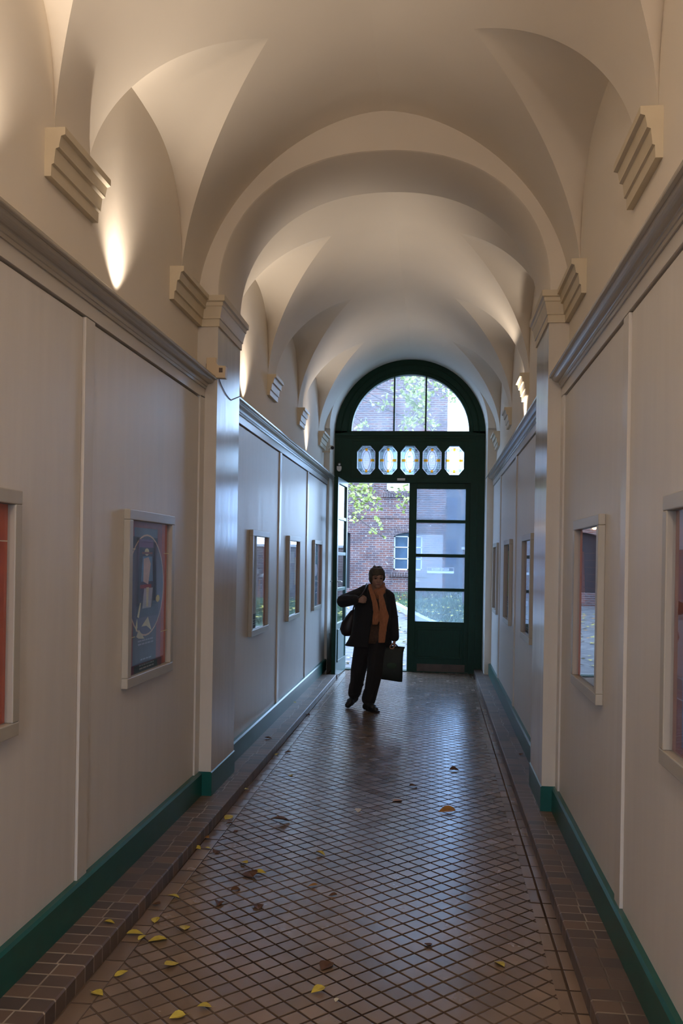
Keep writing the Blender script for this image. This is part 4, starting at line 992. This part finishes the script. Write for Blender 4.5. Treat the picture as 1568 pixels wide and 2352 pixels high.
def capsule(mb, a, b, ra, rb, seg=14):
    """tapered limb segment with round ends"""
    a, b = Vector(a), Vector(b); d = (b - a); L = d.length; t = d.normalized()
    pts, rr = [], []
    for k in range(5):
        an = pi / 2 * (1 - k / 4) ; pts.append(a - t * ra * sin(an)); rr.append(max(0.0008, ra * cos(an)))
    for k in range(5):
        an = pi / 2 * k / 4; pts.append(b + t * rb * sin(an)); rr.append(max(0.0008, rb * cos(an)))
    mb.tube(pts, rr, seg)
def chain(mb, pts, rad):
    for i in range(len(pts) - 1): capsule(mb, pts[i], pts[i + 1], rad[i], rad[i + 1])
def fuse(mb, name, mat, voxel, smooth=3, parent=None, dec=None):
    o = mb.obj(name, mat)
    r = o.modifiers.new('r', 'REMESH'); r.mode = 'VOXEL'; r.voxel_size = voxel; r.use_smooth_shade = True
    if smooth:
        s = o.modifiers.new('s', 'SMOOTH'); s.factor = 0.5; s.iterations = smooth
    dg = bpy.context.evaluated_depsgraph_get(); dg.update()
    me = bpy.data.meshes.new_from_object(o.evaluated_get(dg)); o.modifiers.clear()
    old = o.data; o.data = me; bpy.data.meshes.remove(old); me.name = name
    if not me.materials: me.materials.append(M[mat])
    if parent is not None: o.parent = parent
    return o

# --- one continuous body: head, neck, trunk, arms with five fingers, legs
HC = W(-0.622, 1.452, -0.035)      # head centre
hrot = Matrix.Rotation(radians(14), 3, 'Z') @ Matrix.Rotation(radians(4), 3, 'X')   # turned a little to her left
H = lambda x, y, z: HC + hrot @ Vector((x, y, z))
b = MB()
b.ellipsoid(HC + hrot @ Vector((0, 0.012, 0.018)), (0.074, 0.092, 0.092), 28, 18, rot=hrot)
b.ellipsoid(H(0, -0.018, -0.045), (0.058, 0.066, 0.070), 24, 16, rot=hrot)         # face and jaw
b.ellipsoid(H(0, -0.055, -0.098), (0.026, 0.026, 0.020), 16, 10, rot=hrot)          # chin
b.ellipsoid(H(0.032, -0.052, -0.040), (0.024, 0.022, 0.026), 14, 10, rot=hrot); b.ellipsoid(H(-0.032, -0.052, -0.040), (0.024, 0.022, 0.026), 14, 10, rot=hrot)
b.ellipsoid(H(0, -0.070, 0.010), (0.050, 0.018, 0.014), 16, 10, rot=hrot)           # brow
capsule(b, H(0, -0.078, -0.002), H(0, -0.100, -0.036), 0.0085, 0.0125)               # nose
b.ellipsoid(H(0.012, -0.088, -0.040), (0.009, 0.011, 0.008), 10, 8); b.ellipsoid(H(-0.012, -0.088, -0.040), (0.009, 0.011, 0.008), 10, 8)
b.ellipsoid(H(0, -0.078, -0.066), (0.024, 0.014, 0.011), 14, 8, rot=hrot)
for sx in (-1, 1): b.ellipsoid(H(sx * 0.074, 0.012, -0.012), (0.010, 0.020, 0.032), 12, 10, rot=hrot)
capsule(b, W(-0.632, 1.38, 0.0), W(-0.645, 1.27, 0.02), 0.050, 0.060)                 # neck
for (c, r) in [(W(-0.645, 1.20, 0.02), (0.155, 0.095, 0.11)), (W(-0.655, 1.08, 0.02), (0.150, 0.105, 0.13)), (W(-0.665, 0.94, 0.02), (0.140, 0.10, 0.12)), (W(-0.67, 0.81, 0.02), (0.158, 0.11, 0.11))]:
    b.ellipsoid(c, r, 22, 14)
RS, RE, RW_ = W(-0.795, 1.262, 0.02), W(-0.988, 1.185, -0.06), W(-0.838, 1.208, -0.185)
LS, LE, LW_ = W(-0.498, 1.235, 0.03), W(-0.452, 1.005, 0.05), W(-0.424, 0.795, -0.025)
chain(b, [W(-0.66, 1.27, 0.02), RS, RE, RW_], [0.055, 0.055, 0.040, 0.028])
chain(b, [W(-0.62, 1.27, 0.02), LS, LE, LW_], [0.055, 0.052, 0.040, 0.027])
RH, RK, RA = W(-0.752, 0.76, 0.02), W(-0.815, 0.435, 0.05), W(-0.862, 0.135, 0.190)
LH_, LK, LA = W(-0.598, 0.76, 0.01), W(-0.634, 0.40, -0.06), W(-0.690, 0.095, -0.035)
chain(b, [RH, RK, RA], [0.088, 0.058, 0.036]); chain(b, [LH_, LK, LA], [0.088, 0.058, 0.036])
capsule(b, RA, W(-0.905, 0.055, 0.13), 0.034, 0.022); capsule(b, LA + Vector((0, 0, -.04)), W(-0.640, 0.040, -0.10), 0.030, 0.020)
def hand(mb, wrist, fwd, nrm, curl, thumb_side, spread=0.16, scale=0.92):
    """palm, four unequal fingers that bend at two knuckles, thumb from the side of the palm"""
    f = Vector(fwd).normalized(); n = (Vector(nrm) - f * Vector(nrm).dot(f)).normalized(); s = f.cross(n) * thumb_side
    w = Vector(wrist); k = scale
    for j in range(4):
        o = (j - 1.5) * 0.019 * k
        root = w + f * 0.078 * k - s * o; capsule(mb, w + f * 0.012 * k - s * o * .55, root, 0.0145 * k, 0.0120 * k, 10)
        Ls = [(0.040, 0.024, 0.019), (0.045, 0.028, 0.021), (0.041, 0.026, 0.020), (0.032, 0.019, 0.017)][j]
        d = (f - s * (j - 1.5) * spread * 0.3).normalized(); p = root; a = 0.0
        for q, L in enumerate(Ls):
            a += curl[q]; dd = d * cos(a) + n * sin(a); p2 = p + dd * L * k
            capsule(mb, p, p2, (0.0098 - q * .0008) * k, (0.0090 - q * .0008) * k, 10); p = p2
    t0 = w + f * 0.024 * k + s * 0.022 * k; t1 = t0 + (f * .55 + s * .6 + n * .45).normalized() * 0.036 * k; t2 = t1 + (f * .75 + s * .05 + n * .75).normalized() * 0.030 * k; t3 = t2 + (f * .6 - s * .35 + n * .7).normalized() * 0.022 * k
    chain(mb, [t0, t1, t2, t3], [0.0150 * k, 0.0118 * k, 0.0105 * k, 0.0090 * k])
# right hand: fist closed round the bag strap in front of the chest; palm towards the chest
hand(b, RW_ + Vector((0.012, -0.004, 0.0)), (0.96, -0.10, 0.02), (-0.15, 1.0, 0.0), (0.95, 1.25, 0.9), 1)
# left hand hanging, fingers hooked round the tote handles
hand(b, LW_ + Vector((0, 0, -0.010)), (0.02, 0.05, -1.0), (-1.0, -0.1, 0.0), (0.55, 1.1, 0.8), -1)
fuse(b, 'body', 'skin', 0.0048, 3, who)

# --- face details and hair
for sx in (-1, 1):
    e = MB().ellipsoid(H(sx * 0.0300, -0.0735, -0.0085), (0.0135, 0.0065, 0.0070), 14, 10, rot=hrot).obj('eye', 'eye', who)
    MB().tube([H(sx * 0.013, -0.084, 0.010), H(sx * 0.030, -0.086, 0.014), H(sx * 0.047, -0.076, 0.009)], [0.003, 0.004, 0.0025], 6).obj('eyebrow', 'hair', who)
MB().ellipsoid(H(0, -0.0895, -0.066), (0.0195, 0.0055, 0.0055), 14, 8, rot=hrot).obj('lips', 'lip', who)
b = MB()
b.ellipsoid(H(0, 0.026, 0.034), (0.090, 0.098, 0.084), 26, 16, rot=hrot)
b.ellipsoid(H(0, 0.050, -0.030), (0.080, 0.066, 0.070), 22, 14, rot=hrot)
b.ellipsoid(H(0.066, 0.006, 0.005), (0.024, 0.048, 0.050), 14, 10, rot=hrot); b.ellipsoid(H(-0.068, 0.008, -0.005), (0.024, 0.050, 0.060), 14, 10, rot=hrot)
rs = random.Random(4)
for k in range(13):     # fringe strands swept across the forehead
    u = -0.062 + 0.0105 * k
    yy = -0.070 + 5.5 * u * u
    capsule(b, H(u * .8 - 0.006, yy + 0.022, 0.088), H(u + 0.004, yy - 0.012, 0.030 + rs.uniform(-.006, .008) + 1.2 * u * u), 0.0135, 0.0065, 8)
for k in range(18):     # loose tufts on top and at the back
    a = rs.uniform(0, 6.28); r = rs.uniform(.3, .95)
    p = Vector((0.078 * r * cos(a), 0.03 + 0.085 * r * sin(a), 0.034 + 0.082 * sqrt(1 - r * r * .9)))
    capsule(b, HC + hrot @ p, HC + hrot @ (p * 1.05 + Vector((rs.uniform(-.012, .012), rs.uniform(-.01, .012), rs.uniform(-.006, .008)))), 0.014, 0.006, 8)
fuse(b, 'hair', 'hair', 0.0045, 2, who)

# --- trousers
b = MB()
b.ellipsoid(W(-0.672, 0.80, 0.02), (0.178, 0.125, 0.12), 24, 14)
chain(b, [RH, RK, RA + Vector((0.004, 0, 0.03))], [0.108, 0.088, 0.066]); chain(b, [LH_, LK, LA + Vector((0.004, 0, 0.025))], [0.108, 0.086, 0.070])
capsule(b, RA + Vector((0, -.01, .10)), RA + Vector((-0.010, 0.0, 0.015)), 0.070, 0.070); capsule(b, LA + Vector((0.006, -.01, .10)), LA + Vector((-0.004, 0.0, 0.035)), 0.072, 0.078)
b.ellipsoid(W(-0.835, 0.275, 0.13), (0.078, 0.075, 0.035), 18, 10, rot=Matrix.Rotation(.3, 3, 'Y')); b.ellipsoid(W(-0.665, 0.235, -0.04), (0.079, 0.076, 0.03), 18, 10, rot=Matrix.Rotation(-.25, 3, 'Y'))
fuse(b, 'trousers', 'trousers', 0.0065, 3, who)

# --- shoes
b = MB()
capsule(b, W(-0.868, 0.098, 0.185), W(-0.930, 0.034, 0.075), 0.048, 0.033); b.ellipsoid(W(-0.905, 0.062, 0.13), (0.046, 0.075, 0.045), 16, 12)
b.ellipsoid(W(-0.868, 0.10, 0.20), (0.044, 0.045, 0.050), 14, 10)
fuse(b, 'shoe', 'shoe', 0.0055, 2, who)
b = MB()
capsule(b, W(-0.722, 0.042, -0.020), W(-0.610, 0.032, -0.135), 0.041, 0.031); b.ellipsoid(W(-0.695, 0.070, -0.045), (0.048, 0.060, 0.050), 16, 12)
b.ellipsoid(W(-0.655, 0.050, -0.09), (0.047, 0.060, 0.040), 16, 12, rot=Matrix.Rotation(radians(45), 3, 'Z'))
mbx = b; mbx.prism([(0.115, -0.02), (0.115, 0.02), (0.02, 0.042), (-0.06, 0.036), (-0.075, 0.0), (-0.06, -0.036), (0.02, -0.040)], lambda p, q, t: tuple(W(-0.655, t, -0.085) + Matrix.Rotation(radians(-46), 3, 'Z') @ Vector((p, q, 0))), 0.002, 0.022)
fuse(b, 'shoe', 'shoe', 0.0055, 2, who)

# --- sweater under the open coat
b = MB()
rings = []
for z, xl, xr, d in [(0.735, -0.80, -0.52, .115), (0.80, -0.80, -0.51, .125), (0.92, -0.79, -0.51, .118), (1.06, -0.79, -0.50, .122), (1.18, -0.78, -0.51, .112), (1.27, -0.72, -0.56, .085), (1.30, -0.70, -0.58, .07)]:
    c = (xl + xr) / 2; a = (xr - xl) / 2
    rings.append([W(c + a * cos(t), z, 0.015 + d * sin(t)) for t in [2 * pi * k / 28 for k in range(28)]])
b.loft(rings); o = b.obj('sweater', 'sweater', who)

# --- coat: open shell with sleeves, collar and flared hem
b = MB()
prof = []   # z, left x, right x, half depth, opening left x, opening right x
for z, xl, xr, d, ol, orr in [(0.695, -0.975, -0.452, .165, -0.700, -0.515), (0.74, -0.945, -0.455, .165, -0.697, -0.520), (0.82, -0.905, -0.460, .160, -0.690, -0.520), (0.92, -0.890, -0.462, .156, -0.675, -0.512),
                              (1.02, -0.880, -0.462, .152, -0.655, -0.505), (1.12, -0.868, -0.458, .148, -0.640, -0.510), (1.20, -0.850, -0.455, .138, -0.640, -0.530), (1.26, -0.825, -0.470, .118, -0.655, -0.560), (1.31, -0.770, -0.520, .092, -0.680, -0.580), (1.345, -0.730, -0.555, .075, -0.705, -0.575)]:
    prof.append((z, xl, xr, d, ol, orr))
rings = []
for z, xl, xr, d, ol, orr in prof:
    c, a = (xl + xr) / 2, (xr - xl) / 2
    t0 = 2 * pi - math.acos(max(-.98, min(.98, (orr - c) / a)))       # right edge of the opening, on the front (negative depth)
    t1 = math.acos(max(-.98, min(.98, (ol - c) / a)))
    start = t0 - 2 * pi; end = 2 * pi - t1                               # go from the right edge round the back to the left edge
    n = 40; wave = 0.010 * max(0, (1.0 - z) / 0.3)
    outer, inner = [], []
    for k in range(n + 1):
        t = start + (end - start) * k / n
        r = 1 + wave * sin(t * 7 + 1)
        outer.append(W(c + a * cos(t) * r, z, 0.02 + d * sin(t) * r)); inner.append(W(c + (a - .018) * cos(t) * r, z, 0.02 + (d - .018) * sin(t) * r))
    rings.append(outer + inner[::-1])
b.loft(rings, smooth=True)
chain(b, [W(-0.775, 1.265, 0.02), RS, RE], [0.070, 0.078, 0.070]); chain(b, [RE, RW_ + Vector((-0.012, 0.01, 0))], [0.070, 0.054])
b.ellipsoid(RE + Vector((-0.004, 0, -0.008)), (0.062, 0.058, 0.062), 16, 12)
chain(b, [W(-0.52, 1.24, 0.02), LS, LE, LW_ + Vector((0, 0, 0.012))], [0.066, 0.070, 0.062, 0.052])
b.ellipsoid(W(-0.770, 1.300, 0.02), (0.095, 0.075, 0.058), 18, 12, rot=Matrix.Rotation(-.5, 3, 'Y')); b.ellipsoid(W(-0.52, 1.275, 0.02), (0.08, 0.07, 0.05), 18, 12, rot=Matrix.Rotation(.5, 3, 'Y'))
# shoulder flap on her left, folded collar
b.loft([[W(-0.50, 1.305, -.01), W(-0.46, 1.29, -.01), W(-0.425, 1.215, -.01), W(-0.450, 1.21, -.01)], [W(-0.50, 1.29, .07), W(-0.46, 1.275, .07), W(-0.420, 1.205, .07), W(-0.450, 1.20, .07)]], smooth=False)
chain(b, [W(-0.715, 1.355, 0.03), W(-0.700, 1.30, -0.075), W(-0.665, 1.19, -0.130), W(-0.650, 1.10, -0.142)], [0.020, 0.024, 0.024, 0.014])
chain(b, [W(-0.560, 1.345, 0.03), W(-0.545, 1.27, -0.085), W(-0.530, 1.17, -0.125), W(-0.515, 1.08, -0.135)], [0.018, 0.022, 0.022, 0.014])
chain(b, [W(-0.715, 1.355, 0.03), W(-0.640, 1.365, 0.09), W(-0.560, 1.345, 0.03)], [0.02, 0.024, 0.018])
fuse(b, 'coat', 'coat', 0.0068, 2, who)

# --- scarf: wrapped twice round the neck, two hanging ends
b = MB()
for (dz, rx, ry, rr, tilt) in [(1.318, 0.080, 0.082, 0.026, 0.03), (1.286, 0.088, 0.090, 0.027, -0.03), (1.345, 0.074, 0.074, 0.020, 0.05)]:
    pts = [W(-0.628 + rx * cos(t), dz + tilt * cos(t) - 0.030 * (1 - sin(t)) * .6, 0.005 + ry * sin(t)) for t in [2 * pi * k / 28 for k in range(29)]]
    b.tube(pts, rr, 10)
b.ellipsoid(W(-0.590, 1.278, -0.105), (0.048, 0.034, 0.042), 16, 12); b.ellipsoid(W(-0.560, 1.300, -0.090), (0.036, 0.03, 0.035), 14, 10)
def band(pts, wid, th=0.010):
    rings = []
    for i, p in enumerate(pts):
        w = wid[i]; r = []
        for k in range(16):
            t = 2 * pi * k / 16
            r.append(p + Vector((w * cos(t), th * sin(t) + 0.004 * sin(3 * pi * cos(t)), 0)))
        rings.append(r)
    b.loft(rings)
band([W(-0.700, 1.380, -0.045), W(-0.690, 1.33, -0.095), W(-0.662, 1.26, -0.135), W(-0.635, 1.18, -0.160), W(-0.618, 1.08, -0.168), W(-0.618, 1.00, -0.165), W(-0.632, 0.945, -0.160)], [.016, .024, .028, .030, .034, .042, .028])
band([W(-0.575, 1.27, -0.130), W(-0.560, 1.20, -0.155), W(-0.545, 1.12, -0.165), W(-0.530, 1.04, -0.168), W(-0.540, 0.94, -0.165), W(-0.550, 0.84, -0.160), W(-0.556, 0.752, -0.155)], [.026, .034, .040, .052, .044, .042, .036])
fuse(b, 'scarf', 'scarf', 0.0052, 1, who)

# --- shoulder bag on her right side
bag = tag(empty('shoulder_bag', (PX - 0.27, PY + 0.06, 0.80)), 'dark shoulder bag hanging on a strap at the side of the person in the coat', 'bag')
off = Vector((0.27, -0.06, -0.80))
Wb = lambda x, z, y=0.0: W(x, z, y) + off
b = MB(); rings = []
for z, xl, xr, d in [(0.795, -0.985, -0.90, .035), (0.82, -1.015, -0.87, .06), (0.875, -1.036, -0.86, .075), (0.95, -1.015, -0.855, .07), (1.02, -0.965, -0.85, .055), (1.075, -0.92, -0.85, .035), (1.09, -0.89, -0.855, .018)]:
    c, a = (xl + xr) / 2, (xr - xl) / 2
    rings.append([Wb(c + a * cos(2 * pi * k / 24), z + 0.05 * (a * cos(2 * pi * k / 24)), 0.10 + d * sin(2 * pi * k / 24)) for k in range(24)])
b.loft(rings); b.obj('bag_body', 'bag', bag)
MB().tube([Wb(-0.895, 1.065, 0.085), Wb(-0.882, 1.11, 0.06), Wb(-0.868, 1.14, -0.02), Wb(-0.842, 1.19, -0.150), Wb(-0.812, 1.225, -0.232), Wb(-0.768, 1.27, -0.175), Wb(-0.742, 1.328, -0.080), Wb(-0.738, 1.372, 0.02), Wb(-0.765, 1.352, 0.085), Wb(-0.80, 1.25, 0.165), Wb(-0.85, 1.12, 0.165), Wb(-0.885, 1.07, 0.13)], 0.0085, 8).obj('strap', 'bag', bag)
o = MB().box(0, 0.012, -0.004, 0.004, 0, 0.02).obj('buckle', 'metal', bag); o.location = Wb(-0.872, 1.118, 0.03)

# --- tote bag in her left hand
tote = tag(empty('tote_bag', (-0.45, PY - 0.03, 0.33)), 'dark green tote bag carried in the hand of the person in the coat', 'bag')
Wt = lambda x, z, y=0.0: Vector((x + 0.45, y, z - 0.33))
b = MB(); rings = []
for z0, z1, xl, xr, d in [(0.352, 0.322, -0.592, -0.334, .035), (0.36, 0.332, -0.596, -0.332, .048), (0.46, 0.44, -0.598, -0.330, .060), (0.56, 0.55, -0.596, -0.330, .058), (0.65, 0.640, -0.590, -0.326, .045), (0.69, 0.676, -0.580, -0.318, .030), (0.716, 0.702, -0.570, -0.308, .020)]:
    r = []
    for k in range(32):
        t = 2 * pi * k / 32; cx_ = (1 if cos(t) > 0 else -1) * abs(cos(t)) ** .35; sy = (1 if sin(t) > 0 else -1) * abs(sin(t)) ** .6
        x = (xl + xr) / 2 + (xr - xl) / 2 * cx_; fr = (x - xl) / (xr - xl)
        r.append(Wt(x, z0 + (z1 - z0) * fr, 0.01 + d * sy))
    rings.append(r)
b.loft(rings, smooth=True); o = b.obj('bag_body', 'tote', tote)
for y in (-0.012, 0.028):
    MB().tube([Wt(-0.500, 0.690, y), Wt(-0.470, 0.735, y * .8), Wt(-0.437, 0.722 if y < 0 else .728, y * .5), Wt(-0.405, 0.722, y * .8), Wt(-0.375, 0.685, y)], 0.006, 8).obj('handle', 'tote', tote)
MB().ellipsoid(Wt(-0.445, 0.50, -0.050), (0.055, 0.004, 0.035), 20, 10).obj('printed_patch', 'totemark', tote)
#@@P1

# ------------------------------------------------------------------ light
SKY = 9.4
world = bpy.data.worlds.new('overcast_sky'); scene.world = world; world.use_nodes = True
nt = world.node_tree; nt.nodes.clear()
bg = nt.nodes.new('ShaderNodeBackground'); bg.inputs[0].default_value = (0.46, 0.68, 1.0, 1); bg.inputs[1].default_value = SKY
wo = nt.nodes.new('ShaderNodeOutputWorld'); nt.links.new(bg.outputs[0], wo.inputs[0])
WARM = (1.0, 0.83, 0.66)
def uplight(nm, y, w):
    s = side[nm]; S = s['s']; x = s['wall'] + S * 0.07
    root = tag(empty('cornice_uplight', (x, y, 2.832)), 'small halogen uplight hidden on top of the %s cornice' % nm, 'lamp', 'uplights on the %s cornice' % nm)
    mb = MB().tube([(0, 0, 0.0), (0, 0, 0.006), (0, 0, 0.008), (0, 0, 0.022)], [0.03, 0.03, 0.022, 0.026], 16); mb.obj('lamp_body', 'white', root)
    l = bpy.data.lights.new('uplight_beam', 'SPOT'); l.energy = w; l.color = WARM; l.spot_size = radians(100); l.spot_blend = 0.9; l.shadow_soft_size = 0.02
    o = bpy.data.objects.new('uplight_beam', l); COL.objects.link(o); o.location = (x, y, 2.856)
    o.rotation_euler = Vector((S * 0.22, 0, 1)).to_track_quat('-Z', 'Y').to_euler()
    o['kind'] = 'helper'
for nm, y, w in [('left', 2.83, 72), ('left', 4.20, 72), ('left', 7.10, 78), ('left', 10.66, 60), ('right', 8.45, 78), ('left', 1.2, 120), ('left', -0.6, 120), ('right', 0.6, 120), ('right', -1.4, 110)]:  # the strongest ones are out of view, added to brighten the near end
    uplight(nm, y, w)

# globe lamp added out of view behind the camera for warm fill
root = tag(empty('fill_pendant', (CX, -1.3, 4.20)), 'globe pendant added unseen behind the camera as a warm fill light', 'lamp')
MB().ellipsoid((0, 0, 0), (0.13, 0.13, 0.13), 20, 12).obj('globe', emit('fill_globe', (1.0, 0.82, 0.64), 1.5), root)
MB().tube([(0, 0, 0.12), (0, 0, 0.36)], 0.012, 8).obj('rod', 'metal', root)
l = bpy.data.lights.new('pendant_fill_light', 'POINT'); l.energy = 110; l.color = (1.0, 0.82, 0.66); l.shadow_soft_size = 0.13
o = bpy.data.objects.new('pendant_fill_light', l); COL.objects.link(o); o.location = (CX, -1.3, 4.0); o['kind'] = 'helper'

# ------------------------------------------------------------------ camera
cam = bpy.data.cameras.new('camera'); co = bpy.data.objects.new('camera', cam); COL.objects.link(co)
yaw, roll = math.atan2(215, 2030.0), 0.0165
F = Vector((-sin(yaw), cos(yaw), 0)); R0 = Vector((cos(yaw), sin(yaw), 0)); U0 = Vector((0, 0, 1))
R = R0 * cos(roll) + U0 * sin(roll); U = -R0 * sin(roll) + U0 * cos(roll)
mw = Matrix((R, U, -F)).transposed().to_4x4(); mw.translation = (0, 0, 1.65)
co.matrix_world = mw
cam.sensor_fit = 'AUTO'; cam.sensor_width = 36.0; cam.lens = 2030 / 2352 * 36.0
cam.shift_y = (1282.5 - 1176) / 2352; cam.clip_start = 0.05; cam.clip_end = 300
scene.camera = co
scene.view_settings.view_transform = 'Standard'; scene.view_settings.look = 'None'
scene.view_settings.exposure = 0.12; scene.view_settings.gamma = 1.0
scene.view_settings.use_curve_mapping = False
scene.cycles.max_bounces = 10; scene.cycles.diffuse_bounces = 6; scene.cycles.glossy_bounces = 4; scene.cycles.transparent_max_bounces = 16
scene.cycles.transmission_bounces = 6; scene.cycles.caustics_reflective = False; scene.cycles.caustics_refractive = False
scene.cycles.sample_clamp_indirect = 4.0
scene.cycles.use_denoising = True
